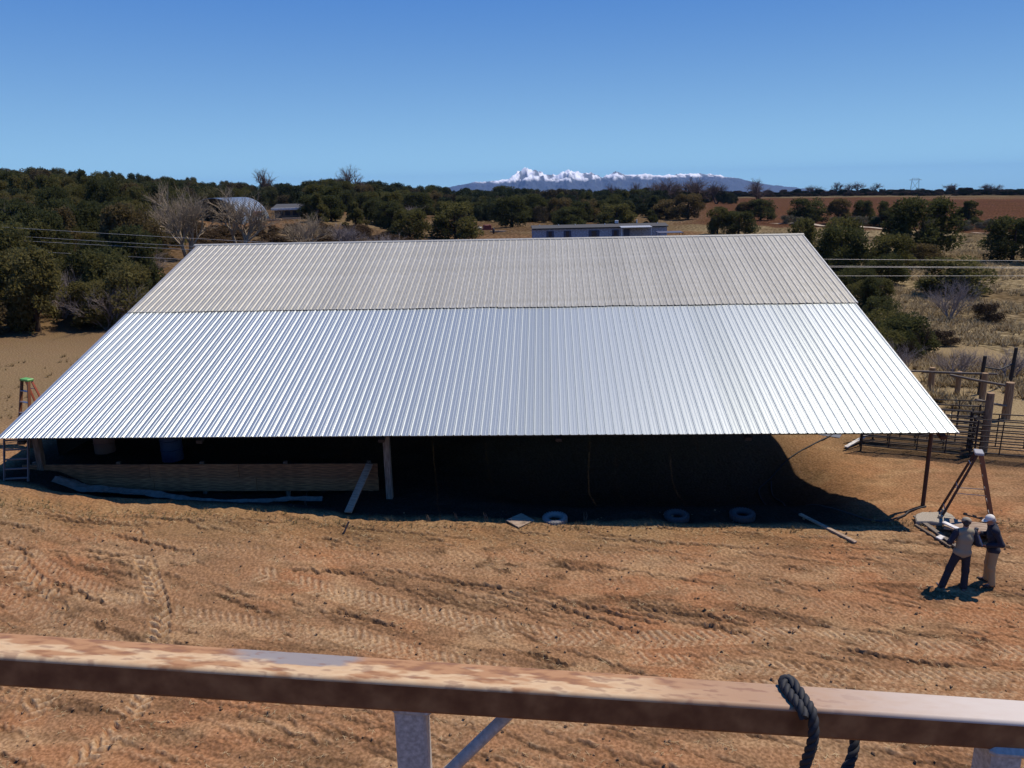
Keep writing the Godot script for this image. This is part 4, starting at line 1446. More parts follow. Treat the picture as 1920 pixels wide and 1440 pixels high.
# ------------------------------------------------------------------ houses and far things
func make_far_things() -> void:
	# mobile home
	var t := thing("mobile_home", "long low grey mobile home with shuttered windows behind the roof ridge", "house", Vector3(13.7, ground(13.7, -117.5), -117.5), 0.01)
	var b := MB.new()
	var hl := 10.1
	b.box(xf(Vector3(0, 1.1, -2.0)), Vector3(hl * 2, 2.2, 4.0), 0.02)
	obj("wall", b.build(), M.siding, t)
	b = MB.new()
	for s in [-1.0, 1.0]:
		b.box(Transform3D(Basis.from_euler(Vector3(s * 0.16, 0, 0)), Vector3(0, 2.62 - 0.12, -2.0 + s * 1.12)), Vector3(hl * 2 + 0.3, 0.12, 2.35))
	var roof := obj("roof", b.build(), M.shingle, t)
	for q in [[2.8, 0.5, 0.45], [5.9, 0.16, 0.55]]:
		b = MB.new()
		b.box(xf(Vector3(q[0], 3.0, -2.2)), Vector3(q[1], q[2], q[1]), 0.02)
		obj("chimney", b.build(), M.white, roof)
	for x in [-9.0, -6.1, -3.6, 0.9, 8.9]:
		b = MB.new()
		b.tube([Vector3(x, 2.5, -1.5), Vector3(x, 2.85, -1.5)], [0.06, 0.06], 8)
		obj("vent", b.build(), M.white, roof)
	for q in [[-7.5, 1.0], [-4.9, 1.0], [-0.9, 1.5], [2.3, 0.9]]:
		b = MB.new()
		b.box(xf(Vector3(q[0], 1.45, 0.03)), Vector3(q[1] + 0.12, 1.0, 0.06), 0.01)
		var wdw := obj("window", b.build(), M.shutter, t)
		b = MB.new()
		b.box(xf(Vector3(q[0], 1.45, 0.07)), Vector3(q[1] * 0.5, 0.85, 0.02))
		obj("pane", b.build(), M.glass, wdw)
	b = MB.new()
	b.box(xf(Vector3(5.2, 2.36, 0.9), 0.06), Vector3(4.6, 0.10, 2.0), 0.01)
	obj("porch_roof", b.build(), M.trim, t)
	for x in [3.0, 7.4]:
		b = MB.new()
		b.bar(Vector3(x, -0.1, 1.75), Vector3(x, 2.3, 1.75), 0.1, 0.1, Vector3.RIGHT)
		obj("porch_post", b.build(), M.white, t)
	b = MB.new()
	b.box(xf(Vector3(4.0, 1.0, 0.03)), Vector3(0.9, 2.0, 0.06))
	obj("door", b.build(), M.shutter, t)
	# dark round trampoline-like canopy at its right end
	t = thing("canopy", "dark flat canopy at the right end of the mobile home", "canopy", Vector3(23.2, ground(23.2, -113.0), -113.0))
	b = MB.new()
	b.box(xf(Vector3(0, 2.0, 0), 0.04), Vector3(3.6, 0.08, 2.4), 0.02)
	obj("cover", b.build(), M.shutter, t)
	for x in [-1.7, 1.7]:
		for z in [-1.1, 1.1]:
			b = MB.new()
			b.tube([Vector3(x, -0.1, z), Vector3(x, 2.0, z)], [0.04, 0.04], 6)
			obj("leg", b.build(), M.dark_metal, t)
	# arched metal shed
	t = thing("arched_shed", "arched shiny metal shed half hidden by pale bare trees", "shed", Vector3(-42.8, ground(-42.8, -121.0) - 0.9, -121.0), -0.04)
	b = MB.new()
	var rad := 4.1
	var n := 26
	var segs := 22
	for k in segs:
		var r0 := rad + (0.09 if k % 2 == 0 else 0.0)
		var z0 := -6.0 + 12.0 * k / segs
		var z1 := -6.0 + 12.0 * (k + 1) / segs
		for i in n:
			var a := PI * i / n
			var c := PI * (i + 1) / n
			b.trin(Vector3(cos(a) * r0, sin(a) * r0, z1), Vector3(cos(a) * r0, sin(a) * r0, z0), Vector3(cos(c) * r0, sin(c) * r0, z0), Vector3(cos(a), sin(a), 0), Vector3(cos(a), sin(a), 0), Vector3(cos(c), sin(c), 0))
			b.trin(Vector3(cos(a) * r0, sin(a) * r0, z1), Vector3(cos(c) * r0, sin(c) * r0, z0), Vector3(cos(c) * r0, sin(c) * r0, z1), Vector3(cos(a), sin(a), 0), Vector3(cos(c), sin(c), 0), Vector3(cos(c), sin(c), 0))
			var r1 := rad + (0.0 if k % 2 == 0 else 0.09)
			b.out_quad(Vector3(cos(a) * r0, sin(a) * r0, z1), Vector3(cos(c) * r0, sin(c) * r0, z1), Vector3(cos(c) * r1, sin(c) * r1, z1), Vector3(cos(a) * r1, sin(a) * r1, z1), Vector3(0, 0, 50.0))
	obj("arched_roof", b.build(), M.quonset, t)
	b = MB.new()
	for i in n:
		var a := PI * i / n
		var c := PI * (i + 1) / n
		b.tri(Vector3(0, 0, -5.6), Vector3(cos(c) * rad, sin(c) * rad, -5.6), Vector3(cos(a) * rad, sin(a) * rad, -5.6))
	obj("end_wall", b.build(), M.wall_metal, t)
	for s in [-1.0, 1.0]:
		b = MB.new()
		b.box(xf(Vector3(s * rad, 0.15, 0)), Vector3(0.3, 0.5, 12.2))
		obj("footing", b.build(), M.concrete, t)
	# shed with a white roof
	t = thing("shed", "small dark shed with a white strip of roof right of the arched shed", "shed", Vector3(-35.4, ground(-35.4, -126.5), -126.5), 0.05)
	b = MB.new()
	b.box(xf(Vector3(0, 0.9, -1.5)), Vector3(4.2, 1.8, 3.0), 0.02)
	obj("wall", b.build(), M.old_wood, t)
	b = MB.new()
	b.box(xf(Vector3(0, 2.0, -1.4), 0.16), Vector3(4.8, 0.12, 3.8))
	var rf := obj("roof", b.build(), M.shingle, t)
	b = MB.new()
	b.box(xf(Vector3(0, 1.62, 0.62), 0.1), Vector3(4.8, 0.34, 0.10), 0.02)
	obj("fascia", b.build(), M.white, rf)
	for x in [-1.2, 0.0, 1.2]:
		b = MB.new()
		b.box(xf(Vector3(x, 0.95, 0.02)), Vector3(0.8, 0.7, 0.05))
		obj("window", b.build(), M.glass, t)
	# red farm machinery and lumber
	for q in [[-38.6, -119.5, "red rusty farm implement beside the arched shed", 0.4], [-4.0, -131.0, "old red and white farm machinery on the bare dirt", 0.2]]:
		t = thing("farm_implement", q[2], "farm machine", at_ground(q[0], q[1]), q[3])
		b = MB.new()
		b.bar(Vector3(-1.5, 0.75, 0), Vector3(1.5, 0.75, 0), 0.16, 0.16)
		b.bar(Vector3(-1.5, 0.75, -0.9), Vector3(1.5, 0.75, -0.9), 0.16, 0.16)
		b.bar(Vector3(-1.0, 0.8, -0.9), Vector3(-1.0, 0.8, 1.2), 0.14, 0.14)
		b.bar(Vector3(0.8, 0.8, -0.9), Vector3(0.8, 1.5, 0.2), 0.14, 0.14)
		obj("frame", b.build(), M.red_paint, t)
		b = MB.new()
		b.box(xf(Vector3(0.5, 1.15, -0.4), 0.0, 0.2), Vector3(1.2, 0.7, 0.9), 0.06)
		obj("hopper", b.build(), M.red_paint, t)
		b = MB.new()
		b.box(xf(Vector3(-0.9, 1.02, 0.2), 0.2), Vector3(0.7, 0.3, 0.6), 0.04)
		obj("seat_box", b.build(), M.white, t)
		for x in [-1.55, 1.55]:
			b = MB.new()
			b.lathe([Vector2(0.12, -0.12), Vector2(0.42, -0.14), Vector2(0.52, -0.08), Vector2(0.52, 0.08), Vector2(0.42, 0.14), Vector2(0.12, 0.12)], 16, xf(Vector3(x, 0.5, -0.4), 0, 0, PI / 2))
			obj("wheel", b.build(), M.tyre_dark, t)
	for q in [[-40.2, -117.0, "pale pile of boards below the arched shed", 0.3], [-33.5, -121.5, "yellowish pile of boards below the white-roofed shed", -0.1], [-2.0, -141.0, "pale boards on the dirt beyond the old machinery", 0.15], [-36.4, -121.0, "grey boards between the two board piles", 0.0]]:
		t = thing("board_pile", q[2], "boards", at_ground(q[0], q[1]), q[3])
		for k in 4:
			b = MB.new()
			b.box(xf(Vector3((k % 2) * 0.1, 0.12 + 0.12 * int(k / 2), 0.3 * (k % 2)), 0, 0.03 * k), Vector3(2.8, 0.1, 0.28), 0.01)
			obj("board", b.build(), M.pale_board if k != 2 else M.plywood, t)
	# track across the grass
	b = MB.new()
	var pts := [Vector2(50, -181), Vector2(60.9, -170.0), Vector2(72.0, -148.0), Vector2(83.1, -129.8), Vector2(92, -112)]
	var p := spline(pts, 1.5)
	for k in p.size() - 1:
		var d: Vector2 = (p[k + 1] - p[k]).normalized()
		var s := Vector2(-d.y, d.x) * 0.6
		var A := at_ground(p[k].x - s.x, p[k].y - s.y)
		var B2 := at_ground(p[k + 1].x - s.x, p[k + 1].y - s.y)
		var C := at_ground(p[k + 1].x + s.x, p[k + 1].y + s.y)
		var D := at_ground(p[k].x + s.x, p[k].y + s.y)
		b.out_quad(A + Vector3.UP * 0.2, B2 + Vector3.UP * 0.2, C + Vector3.UP * 0.2, D + Vector3.UP * 0.2, A - Vector3.UP * 9.0)
	struct("farm_track", b.build(), mat(lin(0.36, 0.29, 0.20), 0.95), "pale farm track along the edge of the red field")
	# pylons
	for q in [[411.4, -800.5, 14.6, "larger steel pylon on the skyline beyond the red field", 1.0], [425.0, -1100.0, 10.5, "smaller farther pylon left of the larger one", 1.0]]:
		t = thing("pylon", q[3], "pylon", at_ground(q[0], q[1]), -0.35)
		var h: float = q[2]
		var hw := h * 0.22
		for s in [-1.0, 1.0]:
			b = MB.new()
			b.tube([Vector3(s * hw * 1.25, -0.5, 0), Vector3(s * hw * 0.95, h, 0)], [0.26, 0.2], 5)
			obj("leg", b.build(), M.steel, t)
		b = MB.new()
		b.tube([Vector3(-h * 0.38, h * 0.9, 0), Vector3(h * 0.38, h * 0.9, 0)], [0.24, 0.24], 5)
		b.tube([Vector3(-hw * 0.95, h, 0), Vector3(hw * 0.95, h, 0)], [0.14, 0.14], 4)
		obj("crossarm", b.build(), M.steel, t)
		for s in [-1.0, 1.0]:
			b = MB.new()
			b.tube([Vector3(s * hw * 1.2, h * 0.2, 0), Vector3(0, h * 0.5, 0), Vector3(-s * hw, h * 0.86, 0)], [0.12, 0.12, 0.12], 4)
			obj("brace", b.build(), M.steel, t)
	# wires behind the barn
	for q in [[3.72, 4.06, 7.0, 0.0, "topmost"], [3.32, 3.64, 6.5, 0.0, "second from the top"], [3.22, 3.54, 6.2, 0.4, "third from the top"], [2.76, 3.01, 5.6, 0.2, "lowest"]]:
		b = MB.new()
		var wp := []
		var wr := []
		for k in 41:
			var x := -52.0 + 104.0 * k / 40.0
			# level at 26 m right, rising to the left
			var y: float = lerpf(q[1], q[0], (x - 20.0) / 12.0) if x > 8.0 else 0.0
			if x <= 8.0:
				var y8: float = lerpf(q[1], q[0], -1.0)
				var f := (8.0 - x) / 38.0
				y = lerpf(y8, q[2], f) + 0.6 * f * (f - 1.0)
			wp.append(Vector3(x, y, -48.0 - q[3]))
			wr.append(0.0085)
		b.tube(wp, wr, 5)
		tag(obj("power_wire", b.build(), M.wire), "%s of the thin pale wires strung behind the barn" % q[4], "wire")

# ------------------------------------------------------------------ things in the yard
func step_ladder(t: Node3D, h: float, wide: float, reach: float, rails: Material, cap_m: Material, rear: Material, steps := 6) -> void:
	# front rails lean towards -z at the top; rear rails stand behind; local x across
	var top := Vector3(0, h, 0)
	for s in [-1.0, 1.0]:
		var b := MB.new()
		b.bar(Vector3(s * wide * 0.5, 0, reach * 0.42), Vector3(s * wide * 0.27, h - 0.03, 0.05), 0.085, 0.04, Vector3.RIGHT, 0.004)
		obj("front_rail", b.build(), rails, t)
		b = MB.new()
		b.bar(Vector3(s * wide * 0.46, 0, -reach * 0.58), Vector3(s * wide * 0.25, h - 0.05, -0.05), 0.055, 0.04, Vector3.RIGHT, 0.004)
		obj("rear_rail", b.build(), rear, t)
	for k in range(1, steps):
		var f := float(k) / steps
		var w := lerpf(wide, wide * 0.54, f) - 0.02
		var b := MB.new()
		b.box(xf(Vector3(0, h * f, lerpf(reach * 0.42, 0.05, f))), Vector3(w, 0.025, 0.085), 0.005)
		obj("step", b.build(), M.alu, t)
		if k % 2 == 1:
			b = MB.new()
			b.box(xf(Vector3(0, h * f + 0.02, lerpf(-reach * 0.58, -0.05, f))), Vector3(lerpf(wide * 0.92, wide * 0.5, f), 0.03, 0.02), 0.004)
			obj("rear_brace", b.build(), M.alu, t)
	var b2 := MB.new()
	b2.box(xf(top), Vector3(wide * 0.62, 0.07, 0.2), 0.015)
	obj("top_cap", b2.build(), cap_m, t)
	for s in [-1.0, 1.0]:
		b2 = MB.new()
		b2.bar(Vector3(s * wide * 0.4, h * 0.45, reach * 0.24), Vector3(s * wide * 0.37, h * 0.43, -reach * 0.33), 0.02, 0.008, Vector3.RIGHT)
		obj("spreader", b2.build(), M.alu, t)

func tyre(t: Node3D, m: Material, R: float, wdt: float) -> void:
	var b := MB.new()
	var pr := []
	for k in 13:
		var a := TAU * k / 12.0
		pr.append(Vector2(R * 0.74 + R * 0.26 * cos(a), wdt * 0.5 + wdt * 0.5 * sin(a)))
	b.lathe(pr, 28)
	obj("sidewall", b.build(), m, t)
	for k in 26:
		var a := TAU * k / 26.0
		var q := MB.new()
		q.box(Transform3D(Basis(Vector3.UP, a), Vector3.ZERO) * xf(Vector3(R * 0.985, wdt * 0.5, 0)), Vector3(0.03, wdt * 0.8, R * 0.12), 0.004)
		obj("tread_block", q.build(), m, t)

func shadow_cord(called: String, pts: Array, r: float, m: Material, label: String, cat: String) -> void:
	var q := spline3(pts, 0.06)
	var rr := []
	for k in q.size():
		rr.append(r)
	var b := MB.new()
	b.tube(q, rr, 6)
	tag(obj(called, b.build(), m), label, cat)

func plank(called: String, a: Vector3, c: Vector3, w: float, th: float, m: Material, label: String, cat := "plank") -> void:
	var b := MB.new()
	var d := (c - a).normalized()
	var x := d.cross(Vector3.UP).normalized()
	b.box(Transform3D(Basis(x, d, x.cross(d)), (a + c) * 0.5), Vector3(w, (c - a).length(), th), 0.005)
	tag(obj(called, b.build(), m), label, cat)

func make_yard_things() -> void:
	# board wall under the eave
	var t := thing("board_wall", "long low wall of brown boards in the shade under the left eave", "wall", Vector3(-13.5, 0, -20.0), 0.0)
	for row in 2:
		var x := 0.0
		while x < 9.7:
			var l := minf(rng.randf_range(2.4, 3.6), 9.75 - x)
			if 9.75 - x - l < 0.8:
				l = 9.75 - x
			var y := 1.06 + row * 0.40
			var y0 := y - 0.018 * x
			var y1 := y - 0.018 * (x + l)
			var b := MB.new()
			b.bar(Vector3(x + 0.004, y0, 0.012 * (row % 2)), Vector3(x + l - 0.004, y1, 0.012 * (row % 2)), 0.394, 0.045, Vector3.BACK, 0.003)
			# bar's first side lies across up; turn boards on edge
			obj("board", b.build(), M["board%d" % (rng.randi() % 3)], t)
			x += l
	for k in 5:
		var b := MB.new()
		var x := 0.3 + k * 2.3
		var g := ground(-13.5 + x, -20.06)
		b.bar(Vector3(x, g - 0.1, -0.08), Vector3(x, 1.7 - 0.018 * x, -0.08), 0.1, 0.1, Vector3.RIGHT)
		obj("stud", b.build(), M.old_wood, t)
	plank("leaning_plank", yp(-4.30, -18.42, 0.03), Vector3(-3.95, 1.50, -19.88), 0.20, 0.04, M.pale_board, "plank leaning on the right end of the board wall, its foot in the sun")
	# trench sheet
	var b := MB.new()
	var prev := []
	for k in 60:
		var f := k / 59.0
		var x := lerpf(-12.35, -5.3, f)
		var z := -19.35 - 0.45 * sin(f * 7.0 + 0.4) * (0.4 + 0.6 * f) - 0.1
		var wd := lerpf(0.42, 0.16, smoothstep(0.1, 0.7, f)) + 0.05 * nz2.get_noise_1d(k * 3.0)
		var row := []
		for s in 5:
			var zz := z - wd * (s / 4.0 - 0.5)
			row.append(Vector3(x, ground(x, zz) + bumps(x, zz) + 0.13 + 0.14 * sin(f * PI) + 0.05 * nz2.get_noise_2d(x * 4.0, s * 2.0) - 0.04 * absf(s - 2.0), zz))
		if k > 0:
			for s in 4:
				b.out_quad(prev[s], row[s], row[s + 1], prev[s + 1], row[s] - Vector3.UP)
				b.out_quad(prev[s] - Vector3.UP * 0.01, row[s] - Vector3.UP * 0.01, row[s + 1] - Vector3.UP * 0.01, prev[s + 1] - Vector3.UP * 0.01, row[s] + Vector3.UP)
		prev = row
	tag(obj("plastic_sheet", b.build(), M.tarp), "pale strip of plastic sheet lying along the trench before the board wall", "plastic sheet")
	# barrels behind the board wall
	for q in [[-10.0, -21.4, M.blue, "blue barrel in the dark behind the board wall", 0.30, 0.95], [-12.0, -21.5, M.brown, "rusty brown barrel in the dark behind the board wall's left end", 0.28, 0.85]]:
		t = thing("barrel", q[3], "barrel", Vector3(q[0], ground(q[0], q[1]) + 0.1, q[1]))
		b = MB.new()
		var R: float = q[4]
		var hh: float = q[5]
		b.lathe([Vector2(0, 0), Vector2(R, 0), Vector2(R, hh * 0.33), Vector2(R + 0.02, hh * 0.35), Vector2(R, hh * 0.37), Vector2(R, hh * 0.63), Vector2(R + 0.02, hh * 0.65), Vector2(R, hh * 0.67), Vector2(R, hh)], 20)
		obj("drum", b.build(), q[2], t)
		b = MB.new()
		b.lathe([Vector2(R + 0.012, hh - 0.02), Vector2(R + 0.012, hh + 0.015), Vector2(R - 0.02, hh + 0.015), Vector2(R - 0.02, hh - 0.02), Vector2(0, hh - 0.02)], 20)
		obj("lid", b.build(), q[2], t)
	# ladder under the left corner
	t = thing("ladder", "pale metal ladder leaning in the shade under the roof's left corner", "ladder", Vector3(-13.15, ground(-13.1, -19.2), -19.25), 0.1)
	for s in [-1.0, 1.0]:
		b = MB.new()
		b.bar(Vector3(s * 0.3, -0.05, 0.15), Vector3(s * 0.3, 1.15, -0.25), 0.07, 0.03, Vector3.RIGHT, 0.005)
		obj("rail", b.build(), M.dim_metal, t)
	for k in 5:
		var f := (k + 0.4) / 5.0
		b = MB.new()
		b.bar(Vector3(-0.29, lerpf(-0.05, 1.15, f), lerpf(0.15, -0.25, f)), Vector3(0.29, lerpf(-0.05, 1.15, f), lerpf(0.15, -0.25, f)), 0.04, 0.04, Vector3.UP, 0.005)
		obj("rung", b.build(), M.dim_metal, t)
	# step ladders
	t = thing("step_ladder", "orange step ladder with a green top beyond the roof's left edge", "ladder", Vector3(-14.25, ground(-14.25, -22.0), -22.0), -0.5)
	step_ladder(t, 1.94, 0.62, 0.95, M.orange, M.green, M.coral)  # brighter rear rails hold the sunlight in their colour
	t = thing("step_ladder", "tall brown step ladder with grey top beside the two men", "ladder", Vector3(11.47, yard_y(11.4, -17.9), -17.9), 1.15)
	step_ladder(t, 1.86, 0.56, 1.2, M.orange, M.cap_grey, M.rusty_pipe)
	# tyres and bits along the lip
	t = thing("tyre", "pale grey tyre lying in the sun at the shadow's edge", "tyre", yp(1.02, -18.10, -0.06))
	t.rotation = Vector3(0.06, 0.3, 0.04)
	tyre(t, M.tyre_grey, 0.31, 0.17)
	var shade_tyre := func(o: Node) -> void:  # darker rubber puts the shade into the colour of two tyres
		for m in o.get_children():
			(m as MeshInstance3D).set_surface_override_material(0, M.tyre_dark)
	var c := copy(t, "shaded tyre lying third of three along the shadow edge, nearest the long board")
	shade_tyre.call(c)
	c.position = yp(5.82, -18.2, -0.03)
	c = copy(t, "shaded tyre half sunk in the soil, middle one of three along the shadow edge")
	shade_tyre.call(c)
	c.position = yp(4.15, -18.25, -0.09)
	b = MB.new()
	b.box(Transform3D(Basis.from_euler(Vector3(0.10, 0.75, 0.03)), yp(0.13, -17.95, 0.05)), Vector3(0.55, 0.03, 0.48), 0.006)
	tag(obj("flat_board", b.build(), M.plywood), "square of pale plywood lying beside the pale tyre", "board")
	plank("long_board", yp(7.31, -18.25, 0.04), yp(8.12, -16.8, 0.03), 0.10, 0.045, M.pale_board, "long narrow board reaching out of the barn's shadow")
	plank("wood_stake", yp(-4.20, -17.35, -0.03), yp(-4.05, -17.38, 0.30), 0.05, 0.04, M.old_wood, "short leaning wood stake in the soil near the leaning plank", "stake")
	plank("loose_board", yp(10.75, -23.55, 0.05), yp(12.3, -24.6, 0.35), 0.12, 0.04, M.white, "pale board propped at the end of the dark livestock panels")
	b = MB.new()
	b.box(Transform3D(Basis.from_euler(Vector3(0.05, -0.6, 0.0)), yp(10.7, -25.6, 0.03)), Vector3(1.6, 0.02, 1.3), 0.004)
	tag(obj("metal_sheet", b.build(), M.steel), "grey metal sheet lying on the ground beyond the right post", "metal sheet")
	# weed stalks
	for q in [[-2.2, -18.0, 0.24, "dry weed stalk at the lip left of the plywood square"], [-1.5, -18.05, 0.30, "tallest dry weed stalk at the lip"], [-0.75, -18.0, 0.28, "pair-like dry weed stalk left of the plywood square"], [1.75, -18.1, 0.22, "dry weed stalk right of the pale tyre"], [-5.7, -19.4, 0.36, "dry stalk by the right end of the plastic sheet"]]:
		t = thing("weed", q[3], "weed", yp(q[0], q[1], -0.02))
		for k in 4:
			b = MB.new()
			var d: Vector3 = Vector3(rng.randfn() * 0.12, 1, rng.randfn() * 0.12) * q[2] * rng.randf_range(0.6, 1.1)
			b.tube([Vector3(k * 0.02, 0, 0), d * 0.5 + Vector3(k * 0.02, 0, 0.01), d], [0.006, 0.005, 0.003], 4)
			obj("stalk", b.build(), M.old_wood, t)
	# cord on the ground, partly laid in place of brace shadows
	var cp := []
	for q in [[10.9, -24.95], [9.9, -24.0], [8.9, -23.4], [8.1, -22.8], [7.6, -22.3], [7.5, -21.2], [7.7, -20.2], [8.0, -19.4], [8.34, -18.75], [8.7, -18.3], [8.97, -18.0], [9.4, -17.95], [9.98, -18.25], [10.33, -18.6], [10.85, -18.8]]:
		cp.append(yp(q[0], q[1], 0.02))
	shadow_cord("shadow_cord", cp, 0.022, M.shadow_cord, "dark cord to the rusty post, its far stretch laid for brace shadows", "shadow_cord")
	cp = []
	for q in [[8.1, -22.7], [7.9, -21.9], [8.0, -21.2], [7.8, -20.6]]:
		cp.append(yp(q[0], q[1], 0.02))
	shadow_cord("shadow_cord", cp, 0.022, M.shadow_cord, "short dark cord laid for a shadow line beside the long one", "shadow_cord")
	# concrete footing, boards and plywood by the ladder
	t = thing("concrete_slab", "flat pale concrete slab with lumps on it by the rusty post", "slab", yp(10.62, -18.0, 0.0), 0.2)
	b = MB.new()
	var rim := []
	for k in 11:
		var a := TAU * k / 11.0
		var r := 0.5 + 0.10 * sin(k * 2.7) + 0.05 * cos(k * 5.1)
		rim.append(Vector3(cos(a) * r, 0.0, sin(a) * r * 0.7))
	for k in 11:
		var p: Vector3 = rim[k]
		var q: Vector3 = rim[(k + 1) % 11]
		b.out_quad(p - Vector3.UP * 0.12, q - Vector3.UP * 0.12, q + Vector3.UP * 0.06, p + Vector3.UP * 0.06, Vector3.ZERO)
		b.out_quad(p + Vector3.UP * 0.06, q + Vector3.UP * 0.06, q * 0.95 + Vector3.UP * 0.085, p * 0.95 + Vector3.UP * 0.085, Vector3.DOWN)
		b.out_tri(p * 0.95 + Vector3.UP * 0.085, q * 0.95 + Vector3.UP * 0.085, Vector3.UP * 0.09, Vector3.DOWN)
	obj("slab", b.build(), M.concrete, t)
	for k in 3:
		b = MB.new()
		b.box(xf(Vector3(0.1 + 0.17 * k, 0.13, 0.1 - 0.14 * k), 0.1 * k, k, 0.1), Vector3(0.12, 0.07, 0.09), 0.02)
		obj("lump", b.build(), M.concrete, t)
	plank("long_plank", yp(10.22, -18.15, 0.05), yp(10.42, -16.3, 0.06), 0.12, 0.04, M.grey_wood, "grey plank running from the concrete slab towards the man in the vest")
	plank("dark_plank", yp(10.0, -17.7, 0.03), yp(10.28, -16.6, 0.03), 0.07, 0.05, M.old_wood, "thin dark plank beside the grey plank on the dirt")
	b = MB.new()
	b.box(Transform3D(Basis.from_euler(Vector3(0.06, -0.5, 0.02)), yp(11.05, -17.15, 0.24)), Vector3(1.15, 0.025, 0.62), 0.004)
	tag(obj("plywood_sheet", b.build(), M.plywood), "pale plywood sheet lying on boards between the ladder and the men", "plywood")
	plank("board_support", yp(10.75, -17.35, 0.10), yp(10.95, -16.75, 0.10), 0.10, 0.2, M.old_wood, "short wood block under the left end of the plywood sheet", "block")
	plank("board_support", yp(11.25, -17.45, 0.10), yp(11.45, -16.9, 0.10), 0.10, 0.2, M.old_wood, "short wood block under the right end of the plywood sheet", "block")
	plank("white_board", yp(10.45, -17.3, 0.28), yp(10.75, -16.75, 0.28), 0.12, 0.03, M.white, "short white board at the left end of the plywood sheet", "board")
	plank("red_board", yp(11.2, -17.75, 0.30), yp(11.75, -17.2, 0.30), 0.09, 0.04, M.board0, "reddish board along the far edge of the plywood sheet", "board")
	b = MB.new()
	b.box(Transform3D(Basis.from_euler(Vector3(0.1, 0.5, 0.05)), yp(10.25, -17.0, 0.05)), Vector3(0.2, 0.04, 0.14), 0.01)
	tag(obj("board_scrap", b.build(), M.white), "small pale scrap of board between the slab and the vest man", "board")

